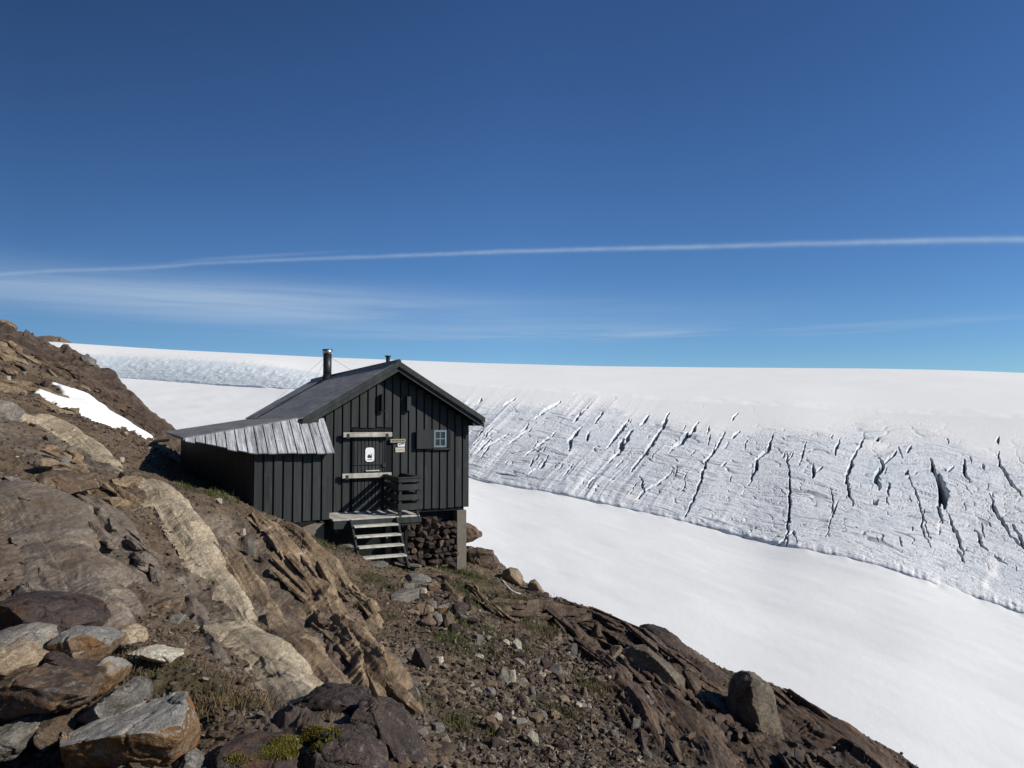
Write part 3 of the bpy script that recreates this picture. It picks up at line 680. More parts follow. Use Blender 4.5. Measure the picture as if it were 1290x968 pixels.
# white plate with a dark pictogram
def rounded(mb, x0, x1, z0, z1, y0, y1, r, seg=5):
    pts = []
    for cx, cz, a0 in ((x1 - r, z1 - r, 0), (x0 + r, z1 - r, 90), (x0 + r, z0 + r, 180), (x1 - r, z0 + r, 270)):
        for k in range(seg + 1):
            a = R(a0 + 90 * k / seg); pts.append((cx + r * math.cos(a), cz + r * math.sin(a)))
    mb.hex([(p[0], y0, p[1]) for p in pts], [(p[0], y1, p[1]) for p in pts])
mb = MB(); rounded(mb, -.705, -.5, -.985, -.665, -.062, -.048, .06); pl = mb.build('door_plate', M['white'], door)
mb = MB(); mb.box(-.655, -.555, -.066, -.0632, -.90, -.845); mb.box(-.64, -.59, -.066, -.0632, -.843, -.82); mb.box(-.57, -.56, -.066, -.0632, -.843, -.80); mb.box(-.665, -.545, -.066, -.0632, -.945, -.932); mb.build('pictogram', M['ink'], pl)
# two loose bars across the door in iron brackets
for zt, x0, x1 in ((-.318, -1.235, -.112), (-1.232, -1.25, -.122)):
    mb = MB(); mb.box(x0, x1, -.165, -.115, zt - .108, zt); bar = mb.build('door_bar', M['bare'], hut, .006)
    for xb in (x0 + .11, x1 - .12):
        mb = MB(); mb.box(xb - .03, xb + .03, -.172, -.004, zt - .135, zt - .111); mb.box(xb - .03, xb + .03, -.176, -.1665, zt - .135, zt - .03); mb.box(xb - .028, xb + .028, -.02, -.005, zt - .2, zt + .03)
        mb.build('bracket', M['iron'], bar, .002)
mb = MB(); mb.box(-.70, -.38, -.09, -.05, -1.2, -1.175); mb.build('door_handle', M['bare'], door, .003)
# signs on the wall
mb = MB(); mb.box(-.13, .235, -.075, -.032, -.565, -.478); sg = mb.build('sign', M['signwood'], hut, .004); sg['label'] = 'long brown wooden name board'
mb = MB()
x = -.09
while x < .19: wl = jit.uniform(.02, .05); mb.box(x, x + wl, -.0785, -.0765, -.535 + jit.uniform(0, .01), -.508); x += wl + .016
mb.build('lettering', M['ink'], sg)
mb = MB(); mb.box(.055, .222, -.05, -.032, -.657, -.572); sg = mb.build('sign', M['white'], hut, .003); sg['label'] = 'small white sign with black arrow'
mb = MB(); mb.hex([(.075, -.0525, -.6), (.1, -.0525, -.63), (.14, -.0525, -.605), (.11, -.0525, -.595)], [(.075, -.0508, -.6), (.1, -.0508, -.63), (.14, -.0508, -.605), (.11, -.0508, -.595)]); mb.box(.13, .2, -.0525, -.0508, -.605, -.585); mb.build('arrow', M['ink'], sg)
mb = MB(); mb.box(.0, .222, -.05, -.032, -.785, -.675); sg = mb.build('sign', plain_mat('cream_paint', (.5, .46, .38)), hut, .003); sg['label'] = 'cream sign with a line of brown print'
mb = MB(); x = .03
while x < .18: wl = jit.uniform(.012, .03); mb.box(x, x + wl, -.0525, -.0508, -.74, -.722); x += wl + .01
mb.build('lettering', M['signwood'], sg)
# window with its open shutter
mb = MB(); mb.box(.935, 1.235, -.045, -.031, -.67, -.285)
win = mb.build('window', M['glass'], hut)
mb = MB(); t = .045
mb.box(.925, .925 + t, -.075, -.03, -.69, -.28); mb.box(1.245 - t, 1.245, -.075, -.03, -.69, -.28); mb.box(.925 + t, 1.245 - t, -.074, -.03, -.28 - t, -.281); mb.box(.925 + t, 1.245 - t, -.074, -.03, -.689, -.69 + t)
mb.box(1.073, 1.097, -.068, -.0455, -.644, -.326); mb.box(.971, 1.072, -.067, -.0455, -.497, -.474); mb.box(1.098, 1.199, -.067, -.0455, -.497, -.474)
mb.build('frame', M['blueframe'], win, .003)
mb = MB(); mb.box(.9, 1.38, -.11, -.031, -.745, -.705); mb.build('sill', M['paint'], win, .004)
mb = MB(); mb.box(1.26, 1.35, -.07, -.031, -.70, -.27); mb.build('side_trim', M['paint_shade'], win, .003)
mb = MB(); mb.box(.485, .915, -.135, -.09, -.715, -.27); mb.box(.60, .64, -.09, -.031, -.66, -.32); mb.box(.80, .84, -.09, -.031, -.66, -.32); sh = mb.build('shutter', M['shutter'], win, .006)
# small wooden block and iron hook under the gable
mb = MB(); mb.box(.24, .34, -.15, -.031, .17, .50); mb.build('gable_block', M['paint'], hut, .006)
mb = MB(); mb.box(-.37, -.335, -.15, -.031, .16, .55); mb.box(-.334, -.26, -.15, -.09, .15, .19); mb.build('gable_hook', M['paint_shade'], hut, .004)

# lean-to
SF = 1.0                                              # its front stands this far ahead of the gable wall
lean = empty('lean_to', (0, 0, 0)); lean.parent = hut
Fp = (-3.23, -SF); Rp = (-1.72, -SF); Bk = (-4.2, 7.2)
zlow = lambda x, y: None
LBp = hut_pt(322, 573.5, 1.25); RBp = hut_pt(422, 572.5, 1.25); Cp = hut_pt(374, 529.5, .22); TRp = hut_pt(406.5, 527.5, .16)
sl = (Cp[2] - LBp[2]) / (1.25 - .22)
def facet_at(px, py):
    lo, hi = -3.0, 1.2
    for _ in range(60):
        mdl = (lo + hi) / 2; p = hut_pt(px, py, mdl)
        if p[2] > LBp[2] + (1.25 - mdl) * sl: hi = mdl
        else: lo = mdl
    return p
Bp = None
best = 9
for k in range(400):
    n_ = -2 + 3.2 * k / 400; p = hut_pt(231, 555, n_); e = abs(p[2] - (LBp[2] + (1.25 - n_) * sl))
    if e < best: best = e; Bp = p
a_ = at(208, 546, 22.8) - W0; Ap = (float(a_ @ U), -float(a_ @ N), float(at(208, 546, 22.8)[2]))
Dp = (WL - .04, 9.0, -.03)
mb = MB(); mb.hex([Ap, Bp, Cp, (WL - .035, -.1, Cp[2] + .02), Dp][::-1], [(p[0], p[1], p[2] + .035) for p in [Ap, Bp, Cp, (WL - .035, -.1, Cp[2] + .02), Dp]][::-1])
lr = mb.build('roof', M['shedroof'], lean)
lr['label'] = 'low dark grey lean-to roof'
mb = MB()                                             # roof boards laid side by side along the slope of A-B-C-D
nb = 22
for k in range(nb):
    t0, t1 = k / nb + .004, (k + 1) / nb - .004
    L = lambda p, q, t, dz: tuple(p[i] + (q[i] - p[i]) * t + (dz if i == 2 else 0) for i in range(3))
    mb.sheet([L(Bp, Ap, t0, .055), L(Bp, Ap, t1, .055), L(Cp, Dp, t1, .055), L(Cp, Dp, t0, .055)], .018)
mb.build('board', M['shedroof'], lr)
mb = MB()                                             # weathered boards of the front slope
def on_facet(u, n, dz=0): return (u, -n, LBp[2] + (1.25 - n) * sl + dz)
def lerp(a, b, t): return a + (b - a) * t
nb = 15; ul, ur = Bp[0] + .02, RBp[0]
for k in range(nb):
    a = lerp(ul, ur, k / nb) + .010; b_ = lerp(ul, ur, (k + 1) / nb) - .010
    def lown(u): return 1.25 if u > LBp[0] else lerp(-Bp[1] + .03, 1.25, (u - Bp[0]) / (LBp[0] - Bp[0]))
    def topn(u): return .2 if u > Cp[0] else lerp(-Bp[1] - .02, .22, (u - Bp[0]) / (Cp[0] - Bp[0]))
    j = jit.uniform(-.03, .03)
    q = [on_facet(a, lown(a) + j, .03), on_facet(b_, lown(b_) + j, .03), on_facet(b_, topn(b_), .03), on_facet(a, topn(a), .03)]
    mb.sheet(q, .028)
mb.build('front_board', M['weather'], lean, .003)
mb = MB()
mb.sheet([on_facet(Bp[0] + .1, -Bp[1]), on_facet(LBp[0], 1.2), on_facet(RBp[0] - .05, 1.2), on_facet(RBp[0] - .05, .04), on_facet(Cp[0], .2)], .03)
mb.build('under_board', M['paint_shade'], lean)
mb = MB()
zt = lambda n: LBp[2] + (1.25 - n) * sl - .06
mb.hex([(Fp[0], Fp[1], -2.6), (Rp[0], Rp[1], -2.02), (Rp[0], -.01, -2.02), (WL - .035, -.01, -2.6), (WL - .035, 7.0, -2.6), (Bk[0], Bk[1], -2.6)],
       [(Fp[0], Fp[1], zt(SF)), (Rp[0], Rp[1], zt(SF)), (Rp[0], -.01, zt(.1)), (WL - .035, -.01, zt(.1)), (WL - .035, 7.0, -.12), (Bk[0], Bk[1], Ap[2] - .03)])
lw = mb.build('wall', M['paint_shade'], lean); lw['label'] = 'dark board wall of the lean-to'
mb = MB(); x = Fp[0]; k = 0
bwl = (Rp[0] - Fp[0] - 7 * .04) / 8
for k in range(8):
    zb = -2.12 + jit.uniform(-.015, .015)
    mb.box(x, x + bwl, -SF - .03, -SF - .003, zb if k > 1 else zb - .1, zt(SF) - .01); x += bwl + .04
d = np.array([Bk[0] - Fp[0], Bk[1] - Fp[1]]); Ld = np.linalg.norm(d); d /= Ld; nn = np.array([-d[1], d[0]])
y = .02
while y < Ld - .16:
    p0 = np.array(Fp) + d * y; p1 = np.array(Fp) + d * (y + .15); o = nn * .027
    zz0 = lerp(zt(SF), Ap[2] - .03, y / Ld) - .03; zz1 = lerp(zt(SF), Ap[2] - .03, (y + .15) / Ld) - .03
    e = nn * .002
    mb.hex([(*(p0 + e), -2.6), (*(p1 + e), -2.6), (*(p1 + o), -2.6), (*(p0 + o), -2.6)], [(*(p0 + e), zz0), (*(p1 + e), zz1), (*(p1 + o), zz1), (*(p0 + o), zz0)]); y += .19
mb.build('board_cladding', M['paint'], lean, .003)
mb = MB(); mb.box(-2.62, -1.80, -.93, -.55, -3.0, -2.17); mb.box(-2.45, -1.95, -.95, -.931, -2.5, -2.21); mb.build('foundation', M['conc'], lean, .01)
mb = MB(); x = WL + .12  # dark backing added under the floor, stands in for the deep shade there
while x < .12: mb.box(x, x + .15, .36, .39, -3.6, WBOT - .11); x += .155
mb.build('shade_backing', M['paint_shade'], hut)
# corner pillar and footing
mb = MB(); mb.box(1.535, 1.785, -.02, .26, -3.95, WBOT - .105); pil = mb.build('corner_pillar', M['conc'], hut, .012)
mb = MB(); mb.box(-.12, .02, .25, .45, -3.4, WBOT - .105); mb.build('floor_post', M['conc'], hut, .01)
for x, y, z in ((WL + .1, BACK - .6, -4.5), (WR - .35, BACK - .6, -9), (WR - .35, 4.2, -7)):
    mb = MB(); mb.box(x, x + .25, y, y + .3, z, WBOT - .105); mb.build('corner_pillar', M['conc'], hut, .01)

# porch with its steps
porch = empty('entrance_porch', (O2[0], O2[1], ZB), PHI)
props(porch, 'wooden entrance porch with slatted dark railing and open pale steps before the door', 'porch')
DX0, DX1, DN = -1.69, .215, 1.24
mb = MB(); n_ = -.04
y = -DN
while y < -.08: mb.box(DX0, DX1 - .03, y, y + .125, -2.125, -2.09 + jit.uniform(-.003, .003)); y += .134
deck = mb.build('deck', M['bare'], porch, .004)
mb = MB(); mb.box(DX0 + .01, DX1 - .03, -DN - .03, -DN - .002, -2.29, -2.13); mb.box(DX0 + .01, DX0 + .05, -DN, -.05, -2.29, -2.13); mb.box(DX1 - .075, DX1 - .033, -DN, -.05, -2.29, -2.13); mb.build('fascia', M['paint'], porch, .004)
for x in (DX0 + .1, DX1 - .27): mb = MB(); mb.box(x, x + .07, -DN + .3, -DN + .37, -3.2, -2.14); mb.build('leg', M['paint_shade'], porch, .004)
rail = empty('railing', (0, 0, 0)); rail.parent = porch
rows = [(-1.375, -1.30), (-1.545, -1.42), (-1.76, -1.64), (-1.97, -1.83)]
RX0, RX1 = -.31, .205
for nm, a in (('front_slat', 0), ('side_slat', 1), ('inner_slat', 2)):
    mb = MB()
    for z0, z1 in rows:
        if a == 0: mb.box(RX0, RX1, -DN - .034, -DN - .006, z0, z1)
        elif a == 1: mb.box(RX1 - .025, RX1, -DN + .04, -.04, z0, z1)
        else: mb.box(RX0, RX0 + .025, -DN + .04, -.04, z0, z1)
    mb.build(nm, M['paint'], rail, .003)
mb = MB(); mb.box(RX0 - .01, RX1 + .03, -DN - .05, -DN + .05, -1.295, -1.265); mb.box(RX1 - .06, RX1 + .028, -DN + .052, -.035, -1.295, -1.266); mb.box(RX0 - .012, RX0 + .06, -DN + .052, -.035, -1.295, -1.266); mb.build('top_rail', M['paint'], rail, .004)
for x, yy in ((RX0 + .028, -DN), (RX1 - .09, -DN), (RX0 + .028, -.12), (RX1 - .09, -.12)):
    mb = MB(); mb.box(x, x + .06, yy, yy + .06, -2.28, -1.297); mb.build('post', M['paint'], rail, .003)
mb = MB(); mb.box(RX0, RX1 + .0, -DN - .062, -DN - .033, -2.24, -2.125); mb.build('toe_board', M['paint'], rail, .003)
stair = empty('steps', (0, 0, 0)); stair.parent = porch
SX0, SX1 = -1.345, -.345
for k in range(4):
    z = -2.215 - .185 * k; y = -1.40 - .19 * k
    mb = MB(); mb.box(SX0 + .03, SX1 - .03, y - .13, y + .10, z - .035, z); mb.build('tread', M['tread'], stair, .005)
for x, zb in ((SX0 - .012, -2.95), (SX1 - .028, -3.02)):
    mb = MB(); q = [(-1.275, -2.10), (-1.30, -2.32), (-2.07, zb), (-2.17, zb), (-1.33, -2.10)]
    mb.hex([(x, p[0], p[1]) for p in q], [(x + .04, p[0], p[1]) for p in q]); mb.build('stringer', M['paint'], stair, .003)

# ------------------------------------------------------------------ rocks
def hull_mesh(name, P, mat, edge=.03, amp=.02, freq=4, seed=0, smooth=2, layer=0.0, ldir=(0, 0, 1), lfreq=14, maxf=26000, cuts=9, flat=False):
    """convex body through the points, cut fine, edges worn, surface broken by noise and by bedding along ldir"""
    bm = bmesh.new()
    for p in P: bm.verts.new(tuple(p))
    r = bmesh.ops.convex_hull(bm, input=bm.verts)
    bmesh.ops.delete(bm, geom=[g_ for g_ in r['geom_interior'] if isinstance(g_, bmesh.types.BMVert)], context='VERTS')
    rg = np.random.default_rng(seed * 7 + 5)
    for _ in range(cuts):                     # break corners off along flat fracture planes
        V = np.array([v.co[:] for v in bm.verts]); d = rg.normal(size=3); d /= np.linalg.norm(d); pr = V @ d
        k = pr.max() - (pr.max() - pr.min()) * rg.uniform(.02, .10)
        bmesh.ops.bisect_plane(bm, geom=list(bm.verts) + list(bm.edges) + list(bm.faces), plane_co=Vector(d * k), plane_no=Vector(d), clear_outer=True)
        pts = [v.co.copy() for v in bm.verts]; bm.clear()
        for p in pts: bm.verts.new(p)
        r = bmesh.ops.convex_hull(bm, input=bm.verts)
        bmesh.ops.delete(bm, geom=list({g_ for g_ in list(r['geom_interior']) + list(r['geom_unused']) if isinstance(g_, bmesh.types.BMVert)}), context='VERTS')
    for _ in range(9):
        bmesh.ops.triangulate(bm, faces=bm.faces)
        es = [e for e in bm.edges if e.calc_length() > edge * 1.4]
        if not es or len(bm.faces) > maxf: break
        bmesh.ops.subdivide_edges(bm, edges=es, cuts=1)
    bmesh.ops.triangulate(bm, faces=bm.faces)
    for _ in range(smooth): bmesh.ops.smooth_vert(bm, verts=bm.verts, factor=.5, use_axis_x=True, use_axis_y=True, use_axis_z=True)
    bm.normal_update()
    V = np.array([v.co[:] for v in bm.verts]); Nn = np.array([v.normal[:] for v in bm.verts])
    d = amp * .75 * fbm3(V * freq + seed * 3.1, 6, seed, .55) - amp * 1.1 * sstep(.8, 1, 1 - np.abs(n3(V * freq * .8 + seed, seed + 9)) * 2.4)
    if layer:
        q = V @ np.array(ldir) + .05 * n3(V * 3.0, seed + 4)
        d += layer * (n2(q * lfreq, V[:, 0] * 1.5, seed) + .6 * n2(q * lfreq * 2.7, V[:, 0] * 2.5, seed + 1))
    V = V + Nn * d[:, None]
    for v, c in zip(bm.verts, V): v.co = c
    me = bpy.data.meshes.new(name); bm.to_mesh(me); bm.free(); me.materials.append(mat)
    for p in me.polygons: p.use_smooth = not flat
    return me

def rock(name, label, pts, Y, th, mat, cat='rock', bulge=.25, amp=.02, freq=6, seed=0, group=None, layer=0.0, ldir=(0, 0, 1), lfreq=14, smooth=1, edge=None, kind=None, crest=()):
    """a body of real thickness: its outline at its own distance, a rounded near side (bulge) and a back th metres behind"""
    Q = np.array([at(p[0], p[1], Y + (p[2] if len(p) > 2 else 0)) for p in pts]); c = Q.mean(0)
    X = [q for q in Q]
    rj = random.Random(seed * 13 + 1)
    for q in Q:
        e = c + (q - c) * rj.uniform(.45, .92)
        if rj.random() < .8: X.append(e + np.array([0, -th * bulge * rj.uniform(.45, 1.25), 0]))
        X.append(c + (q - c) * .93 + np.array([0, th * .5, 0])); X.append(c + (q - c) * .62 + np.array([0, th, -.05 * th]))
    if crest:
        X = [x for i, x in enumerate(X)]
        X += [at(p[0], p[1], Y + p[2]) for p in crest]
    X = np.array(X); zmin = X[:, 2].min(); org = np.array([c[0], c[1] + th * .3, zmin])
    sz_ = np.ptp(X, axis=0).max()
    me = hull_mesh(name, X - org, mat, edge or max(.010, Y * .0022), amp * sz_, freq / sz_, seed, smooth, layer * sz_, ldir, lfreq / sz_, cuts=14)
    o = obj(name, me, None, org)
    return props(o, label, cat, group, kind)

fg = [
 ('large dark brown log-shaped rock lying across the top of the corner rock pile', [(-30,768),(0,757),(22,755),(62,762),(95,773),(118,789),(112,799),(62,803),(-10,799)], 5.0, .5, 'dark', dict(bulge=.35, amp=.018, layer=.010, ldir=(.1, .3, .95), seed=1)),
 ('rounded grey rock with pale lichen below the dark log-shaped rock', [(-20,803),(0,797),(21,793),(41,798),(49,810),(52,824),(43,836),(0,836),(-20,830)], 4.6, .35, 'grey', dict(bulge=.45, seed=2)),
 ('pale tan rounded rock at the photo edge in front of the rounded grey rock', [(-25,822),(0,816),(21,819),(42,832),(43,843),(32,851),(20,857),(-25,853)], 4.35, .3, 'tan', dict(bulge=.45, seed=3)),
 ('squarish block with grey left face and rusty orange right face', [(56,822),(62,803),(68,798),(100,800),(133,816),(131,828),(108,849),(97,842),(57,828)], 4.65, .4, 'rust', dict(bulge=.2, seed=4, smooth=1, crest=[(100,803,-.16),(97,841,-.15)])),
 ('dark reddish wedge rock beneath the squarish rusty block', [(39,853),(50,826),(70,830),(84,836),(109,850),(105,862),(60,858)], 4.45, .35, 'dark', dict(bulge=.2, seed=5, crest=[(55,829,-.1),(104,852,-.12)])),
 ('long brown slab lying level in the middle of the corner rock pile', [(-30,868),(0,863),(24,852),(40,855),(116,866),(119,877),(106,889),(60,899),(0,911),(-30,908)], 4.15, .45, 'brown', dict(bulge=.3, layer=.012, seed=6, crest=[(20,868,-.18),(110,876,-.14)])),
 ('grey wedge-shaped rock with a sharp peak behind the big orange block', [(90,906),(120,886),(158,860),(170,869),(175,892),(165,915),(99,918)], 4.15, .3, 'grey', dict(bulge=.15, seed=7, smooth=1, crest=[(121,889,-.15),(128,909,-.15)])),
 ('rusty orange rock standing between the squarish block and the grey wedge', [(110,857),(128,831),(144,846),(139,868),(118,884),(108,880)], 4.6, .3, 'rust', dict(bulge=.25, seed=8)),
 ('big block with flat grey top and rusty orange front in the bottom left corner', [(72,936),(75,927),(133,905),(187,893),(221,894),(226,920),(239,936),(229,963),(215,990),(95,990),(86,970)], 3.85, .5, 'rust', dict(bulge=.12, seed=9, smooth=1, layer=.008, crest=[(76,940,-.22),(150,926,-.25),(226,921,-.22)])),
 ('smooth greenish grey rock with rounded end at the bottom left photo edge', [(-20,925),(0,918),(32,908),(45,913),(43,929),(21,953),(8,961),(-20,960)], 4.0, .3, 'grey', dict(bulge=.4, seed=10)),
 ('brown rounded rock beside the smooth greenish grey rock', [(47,916),(56,905),(75,903),(95,912),(92,922),(71,940),(52,949)], 4.1, .3, 'brown', dict(bulge=.35, seed=11)),
 ('dark low rock filling the gap under the long brown slab', [(-30,890),(60,895),(100,905),(60,925),(40,980),(-30,985)], 4.45, .3, 'dark', dict(bulge=.2, seed=12)),
 ('small pale tan boulder alone on the soil beyond the rock pile', [(142,800),(148,792),(163,789),(172,795),(179,812),(160,815),(144,806)], 5.7, .22, 'tan', dict(bulge=.35, seed=13)),
 ('flat pale slab half buried in brown grass', [(157,825),(178,819),(193,821),(225,830),(213,836),(187,833)], 5.45, .25, 'pale', dict(bulge=.2, seed=14)),
 ('small pointed grey stone at the bottom edge beside the big orange block', [(222,985),(226,960),(234,949),(247,968),(252,985)], 3.7, .15, 'grey', dict(bulge=.3, seed=15)),
 ('dark lichen-spotted outcrop with moss in front at the bottom centre', [(316,922),(340,904),(383,890),(398,877),(432,876),(470,889),(490,920),(493,940),(440,960),(330,955)], 4.75, .5, 'dark', dict(bulge=.2, amp=.055, freq=5, seed=16, smooth=0, layer=.02, crest=[(400,880,-.2),(455,893,-.22)])),
 ('purplish brown boulder sloping to the lower right beside the mossy outcrop', [(428,912),(440,898),(470,893),(502,915),(535,966),(545,995),(430,995),(420,945)], 4.35, .5, 'purple', dict(bulge=.18, amp=.035, seed=17, smooth=0, layer=.012)),
 ('purplish grey lichen-covered boulder cut by the bottom edge', [(374,985),(380,962),(396,944),(410,933),(438,938),(482,965),(495,995),(375,995)], 3.95, .4, 'purple', dict(bulge=.2, amp=.035, seed=18, smooth=0, layer=.01)),
 ('dark flat-topped rock cut by the bottom edge beside the moss', [(258,990),(263,954),(300,947),(361,954),(372,990)], 3.75, .4, 'dark', dict(bulge=.2, amp=.02, seed=19)),
 ('small grey stone leaning on the mossy outcrop', [(292,940),(300,922),(316,915),(326,930),(322,945)], 4.5, .2, 'brown', dict(bulge=.3, seed=20)),
 ('tall upright grey-brown boulder standing on the slope above the snow', [(918,913),(928,885),(931,865),(938,856),(947,851),(957,852),(964,858),(973,870),(980,902),(989,936),(982,944),(966,949),(944,945),(924,928)], 11.9, .8, 'boulder', dict(bulge=.28, amp=.026, freq=6, seed=21, smooth=0, edge=.022, crest=[(948,857,-.12),(943,876,-.36),(955,902,-.46),(960,928,-.46),(968,946,-.25)])),
 ('rounded brown boulder half in shade left of the tall upright boulder', [(789,828),(800,820),(818,819),(843,843),(869,864),(874,885),(865,895),(837,883),(800,848)], 12.75, .9, 'boulder', dict(bulge=.35, amp=.022, seed=22, edge=.028, crest=[(850,860,-.5),(868,880,-.4)])),
 ('smooth dark rock bulging over the skyline above the rounded brown boulder', [(806,800),(810,795),(818,793),(846,801),(862,813),(876,828),(885,845),(850,850),(822,824)], 15.3, 1.2, 'dark', dict(bulge=.3, amp=.018, layer=.006, ldir=(.6, .2, .75), seed=23, edge=.03)),
 ('layered brown slab stack at the foot of the corner pillar', [(588,696),(600,692),(623,697),(625,704),(630,712),(622,722),(608,726),(590,724)], 19.3, .8, 'brown', dict(bulge=.3, layer=.03, ldir=(-.1, .1, .98), lfreq=9, seed=24, edge=.03)),
 ('rounded tan boulder on the edge right of the hut', [(631,727),(634,720),(642,716),(653,718),(659,727),(658,738),(646,737),(634,733)], 18.6, .5, 'tan', dict(bulge=.4, seed=25, edge=.03)),
 ('pale pointed rock resting on a dark flat slab above the snow', [(664,738),(667,733),(675,731),(681,739),(687,748),(676,750),(667,747)], 18.3, .35, 'tan', dict(bulge=.3, seed=26, edge=.03)),
 ('dark flat slab under the pale pointed rock', [(655,742),(668,744),(696,751),(692,757),(676,757),(657,748)], 18.25, .5, 'dark', dict(bulge=.3, seed=27, edge=.03)),
 ('grey squarish rock under the dark flat slab', [(675,757),(690,756),(697,768),(692,773),(679,769)], 17.9, .4, 'grey', dict(bulge=.3, seed=28, edge=.03)),
 ('dark blocky rock wedged below the rounded tan boulder', [(656,746),(672,748),(676,760),(668,764),(657,758)], 18.1, .35, 'dark', dict(bulge=.3, seed=29, edge=.03)),
 ('pointed brown rock seen past the corner pillar above the snow', [(580,660),(590,661),(599,668),(607,675),(600,679),(588,684),(578,684)], 22.5, 1.0, 'brown', dict(bulge=.3, layer=.02, seed=30, edge=.04)),
 ('grey boulder perched on the far left ridge', [(99,453),(102,449),(107,447.5),(114,451),(115,460),(103,460)], 33.3, .7, 'grey', dict(bulge=.4, seed=31, edge=.05)),
 ('dark knob of rock on the far left ridge', [(123,474),(127,464),(134,463),(140,467),(143,482),(128,484)], 34.5, .8, 'dark', dict(bulge=.4, seed=32, edge=.06)),
 ('pale tan rock at the top of the left skyline', [(-8,412),(0,402),(6,403),(12,409),(12,415),(2,418)], 32, .8, 'tan', dict(bulge=.4, seed=33, edge=.05)),
 ('grey boulder at the left photo edge above the tan slab', [(-25,505),(0,504),(7,512),(15,530),(16,543),(0,545),(-25,545)], 15.5, .8, 'grey', dict(bulge=.3, seed=34, edge=.03)),
 ('pale brown boulder bordering the upper edge of the snow patch', [(97,488),(101,484),(106,486),(109,494),(103,496),(98,493)], 27.0, .5, 'tan', dict(bulge=.4, seed=35, edge=.05)),
 ('small yellowish boulder on the left slope', [(41,586),(46,579),(54,577),(63,580),(62,588),(52,590)], 11.5, .35, 'tan', dict(bulge=.4, seed=36)),
 ('brown overhanging rock with dark shade under it on the left slope', [(48,600),(60,592),(80,596),(96,610),(100,625),(84,630),(66,622),(52,612)], 10.6, .7, 'brown', dict(bulge=.35, seed=37, layer=.012)),
 ('pale lichen-spotted rock lying under the porch', [(424,690),(430,685),(440,684),(447,690),(447,698),(436,700),(426,697)], 16.4, .35, 'grey', dict(bulge=.35, seed=38, edge=.025)),
 ('leaning tan boulder in the middle of the footpath', [(505,776),(512,768),(524,772),(538,786),(543,800),(536,806),(520,796),(508,786)], 12.4, .4, 'tan', dict(bulge=.3, seed=39, edge=.02)),
 ('large dark brown block below the scree', [(678,915),(690,908),(706,914),(724,932),(730,944),(716,952),(700,942),(684,930)], 9.2, .45, 'brown', dict(bulge=.3, seed=40, edge=.02)),
 ('dark pointed rock on the slope right of the grass', [(662,790),(664,778),(672,772),(680,782),(688,796),(676,800)], 15.3, .5, 'dark', dict(bulge=.3, seed=41, edge=.025)),
 ('long grey slab lying down the slope through the scree', [(628,892),(636,890),(652,912),(664,930),(660,936),(648,928),(634,908)], 9.4, .22, 'grey', dict(bulge=.3, seed=42, edge=.018)),
 ('dark upturned slab casting shade in the scree', [(660,845),(668,850),(690,880),(704,900),(700,912),(690,906),(672,878)], 10.6, .3, 'dark', dict(bulge=.3, seed=43, edge=.02)),
 ('brown flat rock below the tall upright boulder', [(966,950),(972,944),(986,946),(999,958),(996,968),(980,966)], 11.2, .5, 'brown', dict(bulge=.3, seed=44, edge=.02)),
 ('small brown block on the soil beside the pale bedrock slab', [(192,764),(200,757),(214,756),(222,762),(216,772),(200,774)], 7.9, .3, 'brown', dict(bulge=.3, seed=45, edge=.016)),
 ('flat blue-grey stone below the small brown block', [(212,781),(214,777),(228,778),(227,788),(214,788)], 7.4, .2, 'grey', dict(bulge=.3, seed=46, edge=.016)),
]
for lab, pts, Y, th, mt, kw in fg: rock('rock', lab, pts, Y, th, M[mt], **kw)
rock('hill', 'low dark rocky hill beyond the left ridge', [(5,480),(22,430),(45,419.5),(58,420),(70,424),(80,431),(86,436.5),(100,480)], 2250, 160, M['brown'], 'hill', bulge=.3, edge=4, seed=50, kind='structure')

